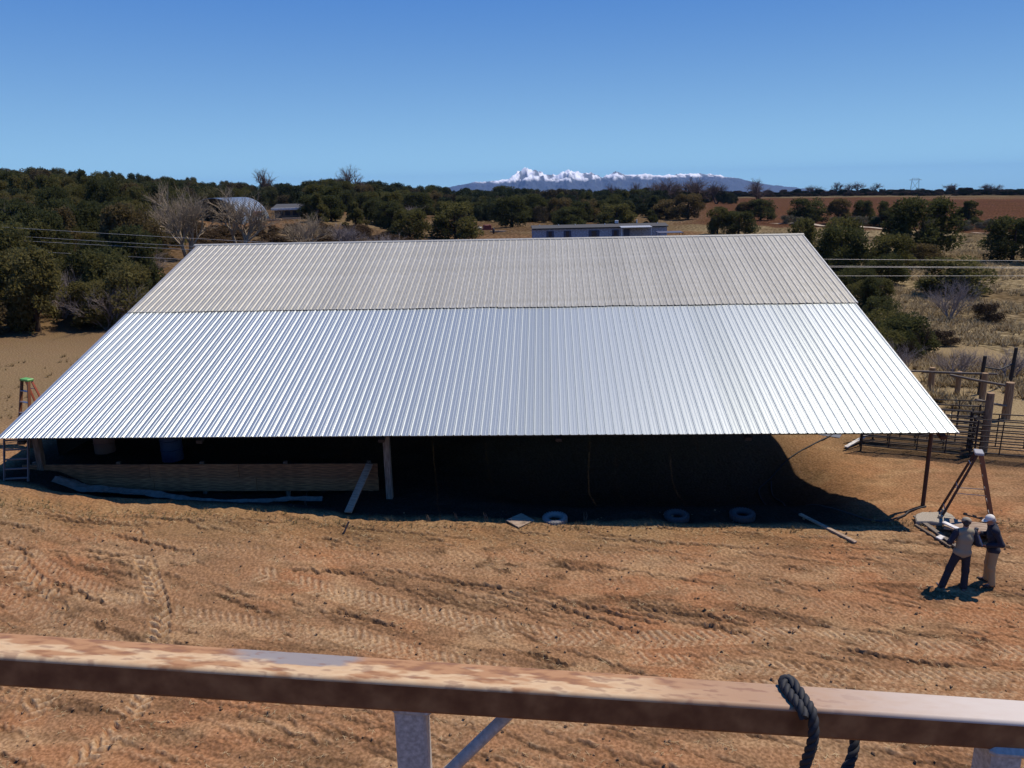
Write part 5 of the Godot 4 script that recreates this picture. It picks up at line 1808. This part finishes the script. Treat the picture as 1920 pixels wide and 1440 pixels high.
func make_corral() -> void:
	var proto: Node3D = null
	for q in [[11.3, -23.75, 14.3, -22.7, "dark livestock panel right of the rusty post, front of the row"], [11.6, -24.35, 14.5, -23.35, "dark livestock panel, second behind the front one"], [12.1, -24.8, 14.9, -23.9, "dark livestock panel at the back of the row behind the roof corner"], [11.9, -24.15, 14.75, -23.1, "dark livestock panel, third in the row beside the tall gate post"], [12.6, -25.2, 15.3, -24.4, "dark livestock panel farthest behind the row"], [11.15, -23.35, 14.0, -22.35, "dark livestock panel lying nearest the step ladder"], [14.2, -22.6, 17.1, -21.6, "dark livestock panel at the right edge of the picture"], [14.5, -23.25, 17.4, -22.5, "dark livestock panel behind the one at the right edge"]]:
		var a := Vector3(q[0], 0, q[1])
		var c := Vector3(q[2], 0, q[3])
		if proto == null:
			proto = thing("livestock_panel", q[4], "panel")
			var l := (c - a).length()
			for k in 7:
				var b := MB.new()
				var y := 0.22 + k * 0.175
				b.tube([Vector3(0, y, 0), Vector3(l, y, 0)], [0.020, 0.020], 6)
				obj("rail", b.build(), M.corral, proto)
			for k in 5:
				var b := MB.new()
				var x := l * k / 4.0
				var end := k == 0 or k == 4
				b.tube([Vector3(x, 0.0 if end else 0.2, 0.0), Vector3(x, 1.34 if end else 1.28, 0.0)], [0.028 if end else 0.018, 0.028 if end else 0.018], 7)
				obj("upright", b.build(), M.corral, proto)
		else:
			proto = proto
		var t := proto if q[0] == 11.3 else copy(proto, q[4])
		t.position = Vector3(a.x, minf(ground(a.x, a.z), ground(c.x, c.z)) + 0.0, a.z)
		t.rotation = Vector3(rng.randf_range(-0.05, 0.05), atan2(-(c.z - a.z), c.x - a.x), rng.randf_range(-0.015, 0.015))
	# round wood posts and pole rails
	var posts := {}
	for q in [["a", 17.85, -26.6, 1.36, 0.145, "thick brown wood post at the right, nearest of the pole fence"], ["b", 14.93, -23.1, 1.95, 0.12, "tall brown gate post rising from the dark livestock panels"], ["e", 18.1, -28.5, 1.25, 0.11, "brown post behind the tall gate post"], ["c", 17.77, -29.6, 1.05, 0.10, "short brown post in the middle of the pole fence"], ["d", 17.3, -30.7, 0.95, 0.12, "brown post at the roof's edge, left end of the pole fence"]]:
		var b := MB.new()
		var p := at_ground(q[1], q[2])
		var R: float = q[4]
		b.tube([p - Vector3.UP * 0.1, p + Vector3(0.01, q[3] * 0.5, 0), p + Vector3.UP * q[3]], [R * 1.05, R, R * 0.95], 12)
		tag(obj("fence_post", b.build(), M.post_wood), q[5], "post")
		posts[q[0]] = p + Vector3.UP * q[3]
	var up := Vector3.UP
	var rails := [[posts.d + Vector3(-0.5, -0.12, 0.2), posts.e + Vector3(0.35, 0.0, 0.2), 0.05, "upper pole rail of the fence behind the roof corner"], [posts.c + Vector3(-0.45, -0.1, 0.18), posts.a + Vector3(-0.1, -0.12, 0.0), 0.05, "lower pole rail ending at the thick brown post"], [posts.a + Vector3(-1.3, -0.55, 0.2), posts.a + Vector3(-0.1, -0.85, 0.1), 0.045, "slanting short rail beside the thick brown post"], [Vector3(16.2, 1.0, -31.2), Vector3(17.6, 1.03, -31.0), 0.04, "pole rail at the roof's edge behind the fence"]]
	for q in rails:
		var b := MB.new()
		b.tube([q[0], (q[0] + q[1]) * 0.5 - up * 0.015, q[1]], [q[2] * 1.05, q[2], q[2] * 0.9], 8)
		tag(obj("pole_rail", b.build(), M.grey_wood), q[3], "rail")
	for q in [[18.88, -29.97, 1.6, 0.07, "dark steel fence post, left of the two with a sagging rail"], [21.04, -31.4, 1.65, 0.07, "dark leaning fence post at the right edge"], [15.9, -31.6, 1.2, 0.06, "dark fence post just clear of the roof edge"]]:
		var b := MB.new()
		var p := at_ground(q[0], q[1])
		b.tube([p - up * 0.1, p + Vector3(0.06, q[2], 0)], [q[3], q[3]], 8)
		tag(obj("steel_post", b.build(), M.dark_metal), q[4], "post")
	var b := MB.new()
	b.tube([at_ground(18.88, -29.97) + up * 1.15, at_ground(20.0, -30.6) + up * 0.9, at_ground(21.04, -31.4) + up * 0.95], [0.035, 0.035, 0.035], 6)
	tag(obj("pole_rail", b.build(), M.dark_metal), "dark sagging rail between the two dark fence posts", "rail")

# ------------------------------------------------------------------ people
# tapered capsules joined with a smooth minimum, meshed as surface nets
func nets(bones: Array, cell: float, k: float, acc: Dictionary, fz := 1.0) -> void:
	var lo := Vector3(1e9, 1e9, 1e9)
	var hi := -lo
	for q in bones:
		var R := Vector3.ONE * (maxf(q[2], q[3]) + k * 0.5 + cell * 2.0)
		lo = lo.min((q[0] as Vector3) - R).min((q[1] as Vector3) - R)
		hi = hi.max((q[0] as Vector3) + R).max((q[1] as Vector3) + R)
	var n := Vector3i((hi - lo) / cell) + Vector3i.ONE * 2
	var sx := n.x
	var sxy := n.x * n.y
	var f := PackedFloat32Array()
	f.resize(n.x * n.y * n.z)
	f.fill(1.0)
	for q in bones:
		var a: Vector3 = q[0]
		var b: Vector3 = q[1]
		var ra: float = q[2]
		var rb: float = q[3]
		var z_in: float = q[4] if q.size() > 4 else fz
		var ba := (b - a) / Vector3(1, 1, z_in)
		var bb := maxf(ba.length_squared(), 1e-9)
		var R := Vector3.ONE * (maxf(ra, rb) + k + cell * 2.0)
		var i0 := Vector3i(((a.min(b) - R - lo) / cell).max(Vector3.ZERO))
		var i1 := Vector3i(((a.max(b) + R - lo) / cell)) + Vector3i.ONE
		i1 = i1.min(n - Vector3i.ONE)
		for z in range(i0.z, i1.z + 1):
			var pz := (lo.z + z * cell - a.z) / z_in
			for y in range(i0.y, i1.y + 1):
				var py := lo.y + y * cell - a.y
				var at := z * sxy + y * sx
				for x in range(i0.x, i1.x + 1):
					var pa := Vector3(lo.x + x * cell - a.x, py, pz)
					var h := clampf(pa.dot(ba) / bb, 0.0, 1.0)
					var d := (pa - ba * h).length() - (ra + (rb - ra) * h)
					var e := f[at + x]
					if e < 0.9:
						var m := maxf(k - absf(d - e), 0.0) / k
						d = minf(d, e) - m * m * k * 0.25
					if d < e:
						f[at + x] = d
	var ids := {}
	var V: PackedVector3Array = acc.v
	var N: PackedVector3Array = acc.n
	var I: PackedInt32Array = acc.i
	var offs := [0, 1, sx, sx + 1, sxy, sxy + 1, sxy + sx, sxy + sx + 1]
	for z in n.z - 1:
		for y in n.y - 1:
			var row := z * sxy + y * sx
			for x in n.x - 1:
				var o := row + x
				var c0 := f[o]
				if c0 > cell * 2.0 or c0 < -cell * 2.0:
					continue
				var neg := 0
				var g := [c0, f[o + 1], f[o + sx], f[o + sx + 1], f[o + sxy], f[o + sxy + 1], f[o + sxy + sx], f[o + sxy + sx + 1]]
				for e in g:
					if e < 0.0:
						neg += 1
				if neg == 0 or neg == 8:
					continue
				var s := Vector3.ZERO
				var cnt := 0
				for e in [[0, 1], [2, 3], [4, 5], [6, 7], [0, 2], [1, 3], [4, 6], [5, 7], [0, 4], [1, 5], [2, 6], [3, 7]]:
					var p: float = g[e[0]]
					var q: float = g[e[1]]
					if (p < 0.0) != (q < 0.0):
						var t := p / (p - q)
						var A := Vector3(e[0] & 1, (e[0] >> 1) & 1, e[0] >> 2)
						var B := Vector3(e[1] & 1, (e[1] >> 1) & 1, e[1] >> 2)
						s += A.lerp(B, t)
						cnt += 1
				ids[o] = V.size()
				V.append(lo + (Vector3(x, y, z) + s / cnt) * cell)
				N.append(Vector3(g[1] + g[3] + g[5] + g[7] - g[0] - g[2] - g[4] - g[6], g[2] + g[3] + g[6] + g[7] - g[0] - g[1] - g[4] - g[5], g[4] + g[5] + g[6] + g[7] - g[0] - g[1] - g[2] - g[3]).normalized())
	for o in ids:
		for ax in 3:
			var st: int = [1, sx, sxy][ax]
			var u: int = [sx, sxy, 1][ax]
			var w: int = [sxy, 1, sx][ax]
			var p := f[o]
			var q := f[o + st]
			if (p < 0.0) == (q < 0.0):
				continue
			if not (ids.has(o - u) and ids.has(o - w) and ids.has(o - u - w)):
				continue
			var q0: int = ids[o - u - w]
			var q1: int = ids[o - w]
			var q2: int = ids[o]
			var q3: int = ids[o - u]
			# counter-clockwise about +axis is q0 q1 q2 q3; front faces run clockwise
			if p < 0.0:
				I.append_array(PackedInt32Array([q0, q2, q1, q0, q3, q2]))
			else:
				I.append_array(PackedInt32Array([q0, q1, q2, q0, q2, q3]))
	acc.v = V
	acc.n = N
	acc.i = I

func blank() -> Dictionary:
	return {"v": PackedVector3Array(), "n": PackedVector3Array(), "i": PackedInt32Array()}

func finish(acc: Dictionary) -> ArrayMesh:
	var arr := []
	arr.resize(Mesh.ARRAY_MAX)
	arr[Mesh.ARRAY_VERTEX] = acc.v
	arr[Mesh.ARRAY_NORMAL] = acc.n
	arr[Mesh.ARRAY_INDEX] = acc.i
	var m := ArrayMesh.new()
	m.add_surface_from_arrays(Mesh.PRIMITIVE_TRIANGLES, arr)
	return m

func hand_bones(wrist: Vector3, dir: Vector3, palm: Vector3, side: float, curl: float) -> Array:
	var d := dir.normalized()
	var p := (palm - d * palm.dot(d)).normalized()
	var x := d.cross(p) * side      # towards the thumb
	var out := [[wrist, wrist + d * 0.075, 0.024, 0.026], [wrist + d * 0.04 + x * 0.022, wrist + d * 0.085 + x * 0.030, 0.018, 0.014], [wrist + d * 0.04 - x * 0.022, wrist + d * 0.08 - x * 0.030, 0.018, 0.013]]
	for k in 4:
		var base := wrist + d * (0.088 - 0.004 * absf(k - 1)) + x * (0.030 - 0.020 * k)
		var l: float = [0.036, 0.041, 0.038, 0.030][k]
		var a := base
		for j in 3:
			var ang := curl * (0.5 + j * 0.8)
			var b: Vector3 = a + (d * cos(ang) + p * sin(ang)) * l * [1.0, 0.75, 0.6][j]
			out.append([a, b, 0.0095 - 0.0008 * j, 0.0088 - 0.0008 * j])
			a = b
	var tb := wrist + d * 0.02 + x * 0.026
	var t1 := tb + (d * 0.6 + x * 0.7 + p * 0.3).normalized() * 0.04
	var t2 := t1 + (d * 0.85 + x * 0.2 + p * 0.5).normalized() * 0.032
	out.append([tb, t1, 0.013, 0.011])
	out.append([t1, t2, 0.011, 0.009])
	return out

func person(label: String, at: Vector3, turn: float, J: Dictionary, look: Dictionary) -> Node3D:
	var t := thing("person", label, "person", at, turn)
	var acc := blank()
	var hd: Vector3 = J.head
	var hf := (J.face as Vector3).normalized()
	var hr := hf.cross(Vector3.UP).normalized()
	var hu := hr.cross(hf)
	# the whole body under the clothes
	var torso := [[J.pelvis, J.waist, 0.125, 0.115, 0.72], [J.waist, J.chest, 0.115, 0.140, 0.72], [J.chest, (J.shL + J.shR) * 0.5, 0.14, 0.085, 0.72], [J.shL, J.shR, 0.055, 0.055, 0.9], [(J.shL + J.shR) * 0.5, J.neck, 0.062, 0.052], [J.neck, hd - hu * 0.07, 0.052, 0.052]]
	var arms := [[J.shL, J.elL, 0.052, 0.040], [J.elL, J.wrL, 0.040, 0.027], [J.shR, J.elR, 0.052, 0.040], [J.elR, J.wrR, 0.040, 0.027]]
	var legs := [[J.hipL, J.knL, 0.080, 0.055], [J.knL, J.anL, 0.054, 0.036], [J.hipR, J.knR, 0.080, 0.055], [J.knR, J.anR, 0.054, 0.036]]
	var feet := [[J.anL, J.anL + J.toeL * 0.15 - Vector3.UP * 0.045, 0.036, 0.030], [J.anR, J.anR + J.toeR * 0.15 - Vector3.UP * 0.045, 0.036, 0.030]]
	nets(torso + arms + legs + feet, 0.016, 0.04, acc)
	var face := [[hd + hu * 0.025 - hf * 0.015, hd + hu * 0.03 + hf * 0.01, 0.082, 0.080], [hd - hu * 0.03, hd - hu * 0.065 + hf * 0.045, 0.066, 0.042], [hd - hu * 0.09 + hf * 0.055, hd - hu * 0.092 + hf * 0.06, 0.026, 0.024], [hd + hu * 0.008 + hf * 0.082, hd - hu * 0.028 + hf * 0.100, 0.010, 0.015],
		[hd - hu * 0.055 + hf * 0.078 - hr * 0.016, hd - hu * 0.055 + hf * 0.078 + hr * 0.016, 0.011, 0.011], [hd + hu * 0.02 + hf * 0.076 - hr * 0.034, hd + hu * 0.02 + hf * 0.078 - hr * 0.028, 0.014, 0.014], [hd + hu * 0.02 + hf * 0.076 + hr * 0.034, hd + hu * 0.02 + hf * 0.078 + hr * 0.028, 0.014, 0.014],
		[hd - hr * 0.080 - hu * 0.015, hd - hr * 0.086 + hu * 0.02 - hf * 0.01, 0.012, 0.016], [hd + hr * 0.080 - hu * 0.015, hd + hr * 0.086 + hu * 0.02 - hf * 0.01, 0.012, 0.016], [J.neck, hd - hu * 0.06, 0.054, 0.054]]
	nets(face, 0.0085, 0.018, acc)
	nets(hand_bones(J.wrL, J.wrL - J.elL + J.handL, J.palmL, J.get("thumbL", 1.0), J.curlL), 0.0045, 0.009, acc)
	nets(hand_bones(J.wrR, J.wrR - J.elR + J.handR, J.palmR, J.get("thumbR", -1.0), J.curlR), 0.0045, 0.009, acc)
	obj("body", finish(acc), look.skin, t)
	# clothes
	var puff := func(list: Array, by: float):
		var o := []
		for q in list:
			var e: Array = q.duplicate()
			e[2] += by
			e[3] += by
			o.append(e)
		return o
	var cuffs: Array = puff.call(arms, 0.017)
	cuffs[1][1] = (J.elL as Vector3).lerp(J.wrL, 0.93)
	cuffs[3][1] = (J.elR as Vector3).lerp(J.wrR, 0.93)
	cuffs[1][3] += 0.008
	cuffs[3][3] += 0.008
	acc = blank()
	var hem: Vector3 = (J.pelvis as Vector3).lerp(J.waist, look.hem)
	nets(puff.call([[hem, J.waist, 0.130, 0.118, 0.74], [hem - Vector3(0.085, 0.0, 0), hem + Vector3(0.085, 0.0, 0), 0.078, 0.078, 1.1], torso[1], torso[2], torso[3], [torso[4][0], (torso[4][0] as Vector3).lerp(torso[4][1], 0.5), 0.066, 0.056]], look.bulk) + cuffs, 0.015, 0.035, acc)
	obj("jacket" if not look.vest else "shirt", finish(acc), look.top, t)
	if look.vest:
		acc = blank()
		nets(puff.call([[hem, J.waist, 0.136, 0.124, 0.78], [hem - Vector3(0.085, 0.0, 0), hem + Vector3(0.085, 0.0, 0), 0.082, 0.082, 1.1], [J.waist, J.chest, 0.122, 0.148, 0.78], [J.chest, (J.shL + J.shR) * 0.5, 0.148, 0.090, 0.80], [(J.shL as Vector3).lerp(J.shR, 0.16), (J.shL as Vector3).lerp(J.shR, 0.84), 0.056, 0.056]], 0.030), 0.014, 0.03, acc)
		obj("vest", finish(acc), look.vest_m, t)
	acc = blank()
	var trous: Array = puff.call(legs, 0.022)
	for k in [1, 3]:
		trous[k][3] += 0.020
		trous[k][1] = (trous[k][0] as Vector3).lerp(trous[k][1], 0.97)
	nets(trous + [[J.pelvis - Vector3.UP * 0.03, J.pelvis + Vector3.UP * 0.05, 0.142, 0.135, 0.74]], 0.015, 0.05, acc)
	obj("trousers", finish(acc), look.legs, t)
	for s in ["L", "R"]:
		acc = blank()
		var an: Vector3 = J["an" + s]
		var toe: Vector3 = (J["toe" + s] as Vector3).normalized()
		var sole := Vector3(an.x, an.y - 0.05, an.z)
		nets([[sole - toe * 0.045, sole + toe * 0.10, 0.038, 0.042], [sole + toe * 0.10, sole + toe * 0.175, 0.042, 0.032], [an, sole + toe * 0.03, 0.045, 0.045]], 0.010, 0.02, acc)
		obj("shoe", finish(acc), look.shoes, t)
	# hair below the cap
	acc = blank()
	nets([[hd - hf * 0.03 + hu * 0.03, hd - hf * 0.045 - hu * 0.035, 0.076, 0.060], [hd - hf * 0.02 - hr * 0.062 - hu * 0.01, hd - hf * 0.03 - hr * 0.060 + hu * 0.03, 0.024, 0.024], [hd - hf * 0.02 + hr * 0.062 - hu * 0.01, hd - hf * 0.03 + hr * 0.060 + hu * 0.03, 0.024, 0.024]], 0.008, 0.015, acc)
	obj("hair", finish(acc), look.hair, t)
	# cap with a brim
	var B := Basis(hr, hu, -hf)
	var m := MB.new()
	var cx := Transform3D(B, hd + hu * 0.045)
	var prof := []
	for k in 7:
		var a := PI / 2 * k / 6.0
		prof.append(Vector2(cos(a) * 0.102, sin(a) * 0.085))
	prof.push_front(Vector2(0.099, -0.018))
	m.lathe(prof, 20, cx)
	obj("cap", m.build(), look.cap, t)
	m = MB.new()
	for k in 10:
		var a0 := PI * (0.12 + 0.76 * k / 10.0)
		var a1 := PI * (0.12 + 0.76 * (k + 1) / 10.0)
		var r0 := func(a): return cx * Vector3(cos(a) * 0.098, 0.0, -sin(a) * 0.098)
		var r1 := func(a): return cx * Vector3(cos(a) * 0.104, -0.018, -0.045 - sin(a) * 0.135)
		m.out_quad(r0.call(a0), r0.call(a1), r1.call(a1), r1.call(a0), cx * Vector3(0, -1, 0))
		m.out_quad(r0.call(a0) - hu * 0.006, r0.call(a1) - hu * 0.006, r1.call(a1) - hu * 0.006, r1.call(a0) - hu * 0.006, cx * Vector3(0, 1, 0))
		m.out_quad(r1.call(a0), r1.call(a1), r1.call(a1) - hu * 0.006, r1.call(a0) - hu * 0.006, cx * Vector3(0, 0, 0))
	obj("cap_brim", m.build(), look.cap, t)
	t.scale = Vector3.ONE * 0.935
	return t

func make_people() -> void:
	var skin := mat(lin(0.36, 0.19, 0.125), 0.6)
	var navy := mat(lin(0.018, 0.019, 0.030), 0.9, 0.0, null)
	var denim := mat(lin(0.016, 0.017, 0.024), 0.9)
	var khaki := mat(lin(0.36, 0.24, 0.115), 0.9)
	var vest := mat(lin(0.27, 0.225, 0.145), 0.95)
	var shoe := mat(lin(0.10, 0.09, 0.085), 0.8)
	var A := {"pelvis": Vector3(0.06, 0.93, 0.0), "waist": Vector3(0.08, 1.08, -0.01), "chest": Vector3(0.09, 1.27, -0.03), "shL": Vector3(-0.09, 1.42, -0.03), "shR": Vector3(0.27, 1.42, -0.04), "neck": Vector3(0.09, 1.50, -0.05), "head": Vector3(0.10, 1.63, -0.085), "face": Vector3(0.25, -0.35, -1.0),
		"elL": Vector3(-0.24, 1.18, 0.03), "wrL": Vector3(-0.13, 1.09, -0.19), "elR": Vector3(0.37, 1.16, 0.02), "wrR": Vector3(0.27, 1.12, -0.22), "hipL": Vector3(-0.03, 0.90, 0.0), "hipR": Vector3(0.15, 0.90, 0.0), "knL": Vector3(-0.15, 0.50, -0.02), "knR": Vector3(0.18, 0.49, 0.0), "anL": Vector3(-0.28, 0.085, 0.03), "anR": Vector3(0.17, 0.085, 0.05),
		"toeL": Vector3(-0.35, 0, -0.9), "toeR": Vector3(0.25, 0, -0.95), "handL": Vector3(0.05, 0, 0), "handR": Vector3(0, 0.02, 0), "palmL": Vector3(0.8, -0.4, 0), "palmR": Vector3(-0.8, -0.3, 0), "curlL": 0.55, "curlR": 0.6}
	person("man in a tan vest and dark jeans seen from behind, nearest the long plank", yp(9.50, -15.02, -0.005), -0.18, A, {"skin": skin, "top": navy, "vest": true, "vest_m": vest, "bulk": 0.014, "hem": 0.1, "legs": denim, "shoes": shoe, "hair": mat(lin(0.05, 0.035, 0.025), 0.9), "cap": mat(lin(0.30, 0.25, 0.17), 0.9)})
	var B := {"pelvis": Vector3(0.0, 0.92, 0.02), "waist": Vector3(0.0, 1.07, 0.01), "chest": Vector3(0.0, 1.27, -0.02), "shL": Vector3(-0.18, 1.41, -0.03), "shR": Vector3(0.18, 1.41, -0.03), "neck": Vector3(0.0, 1.49, -0.06), "head": Vector3(0.0, 1.61, -0.115), "face": Vector3(0.0, -0.45, -1.0),
		"elL": Vector3(-0.27, 1.13, 0.10), "wrL": Vector3(-0.15, 1.04, -0.15), "elR": Vector3(0.26, 1.15, -0.03), "wrR": Vector3(0.12, 1.21, -0.25), "hipL": Vector3(-0.09, 0.89, 0.02), "hipR": Vector3(0.09, 0.89, 0.02), "knL": Vector3(-0.13, 0.48, 0.0), "knR": Vector3(0.13, 0.48, 0.0), "anL": Vector3(-0.14, 0.085, 0.05), "anR": Vector3(0.15, 0.085, 0.02),
		"toeL": Vector3(-0.2, 0, -0.95), "toeR": Vector3(0.3, 0, -0.95), "handL": Vector3(0.04, 0, -0.03), "handR": Vector3(0, 0.05, -0.02), "palmL": Vector3(0.5, 0.7, 0), "palmR": Vector3(-0.9, 0.0, -0.1), "curlL": 0.7, "curlR": 0.95}
	var at := yp(10.28, -15.14, -0.005)
	person("man in a navy jacket, khaki trousers and pale cap facing the man in the vest", at, 1.28, B, {"skin": skin, "top": navy, "vest": false, "bulk": 0.034, "hem": -0.1, "legs": khaki, "shoes": mat(lin(0.03, 0.025, 0.022), 0.8), "hair": mat(lin(0.30, 0.28, 0.26), 0.9), "cap": mat(lin(0.66, 0.60, 0.50), 0.85)})
	# the sheet he holds, and his cup
	var R := Transform3D(Basis(Vector3.UP, 1.28).scaled(Vector3.ONE * 0.935), at)
	var b := MB.new()
	for k in 6:
		var f := func(u: float, v: float): return R * (Vector3(-0.20 + u * 0.34, 1.02 + v * 0.24, -0.27 - 0.10 * v + 0.05 * sin(u * PI)))
		for j in 4:
			var u0 := k / 6.0
			var u1 := (k + 1) / 6.0
			var v0 := j / 4.0
			var v1 := (j + 1) / 4.0
			b.out_quad(f.call(u0, v0), f.call(u1, v0), f.call(u1, v1), f.call(u0, v1), R * Vector3(0, 1.1, -5))
			var sh := R.basis * Vector3(0, 0, -0.003)
			b.out_quad(f.call(u0, v0) + sh, f.call(u1, v0) + sh, f.call(u1, v1) + sh, f.call(u0, v1) + sh, R * Vector3(0, 1.1, 5))
	tag(obj("paper_sheet", b.build(), mat(lin(0.36, 0.38, 0.46), 0.8)), "bluish grey sheet of paper held between the two men", "paper")
	var t := thing("cup", "dark paper cup in the hand of the man in the navy jacket", "cup", R * Vector3(0.065, 1.215, -0.355))
	b = MB.new()
	b.lathe([Vector2(0, 0), Vector2(0.030, 0), Vector2(0.040, 0.11), Vector2(0.036, 0.11), Vector2(0.028, 0.012), Vector2(0, 0.012)], 16)
	obj("cup_wall", b.build(), mat(lin(0.06, 0.045, 0.035), 0.6), t)
	b = MB.new()
	b.lathe([Vector2(0.043, 0.108), Vector2(0.043, 0.120), Vector2(0.036, 0.126), Vector2(0, 0.124)], 16)
	obj("lid", b.build(), mat(lin(0.03, 0.03, 0.03), 0.4), t)

# ------------------------------------------------------------------ scene
func _ready() -> void:
	# camera
	var cam := Camera3D.new()
	cam.name = "camera"
	cam.position = EYE
	cam.rotation_degrees = Vector3(-14.3, 0, 0)
	cam.rotate_object_local(Vector3.BACK, deg_to_rad(-1.21))
	cam.fov = 53.07
	cam.near = 0.1
	cam.far = 30000.0
	add_child(cam)
	cam.current = true
	# sky
	var we := WorldEnvironment.new()
	we.name = "world_environment"
	var e := Environment.new()
	e.background_mode = Environment.BG_SKY
	var sm := ProceduralSkyMaterial.new()
	sm.sky_top_color = Color(0.105, 0.40, 0.77)
	sm.sky_horizon_color = Color(0.655, 0.85, 0.96)
	sm.sky_curve = 0.097
	sm.ground_horizon_color = Color(0.655, 0.85, 0.96)
	sm.ground_curve = 0.06
	sm.ground_bottom_color = Color(0.30, 0.22, 0.16)
	sm.sun_angle_max = 12.0
	var sky := Sky.new()
	sky.sky_material = sm
	e.sky = sky
	e.tonemap_mode = Environment.TONE_MAPPER_LINEAR
	e.tonemap_exposure = 1.0
	e.sdfgi_enabled = true
	e.ssao_enabled = true
	e.ssil_enabled = true
	e.fog_enabled = true
	e.fog_density = 0.00004
	e.fog_light_color = Color(0.52, 0.74, 1.0)
	we.environment = e
	add_child(we)
	# sun, high and to the right beyond the barn
	var sun := DirectionalLight3D.new()
	sun.name = "sun"
	sun.light_energy = 1.6
	sun.light_color = Color(1.0, 0.955, 0.89)
	sun.light_angular_distance = 0.5
	sun.shadow_enabled = true
	add_child(sun)
	sun.look_at_from_position(Vector3.ZERO, Vector3(-0.53, -1.0, 0.25), Vector3.UP)
	# ground
	rng.seed = 11
	nz.seed = 4
	nz.frequency = 0.07
	nz.fractal_octaves = 4
	nz2.seed = 9
	nz2.frequency = 0.3
	nz2.fractal_octaves = 3
	var t0 := Time.get_ticks_msec()
	make_materials()
	print("materials ", Time.get_ticks_msec() - t0)
	make_land()
	make_yard()
	make_mountains()
	print("ground ", Time.get_ticks_msec() - t0)
	make_barn()
	make_rail()
	make_far_things()
	make_trees()
	print("trees ", Time.get_ticks_msec() - t0)
	make_corral()
	make_yard_things()
	make_people()
	print("people ", Time.get_ticks_msec() - t0)
	make_litter()
	print("done ", Time.get_ticks_msec() - t0)
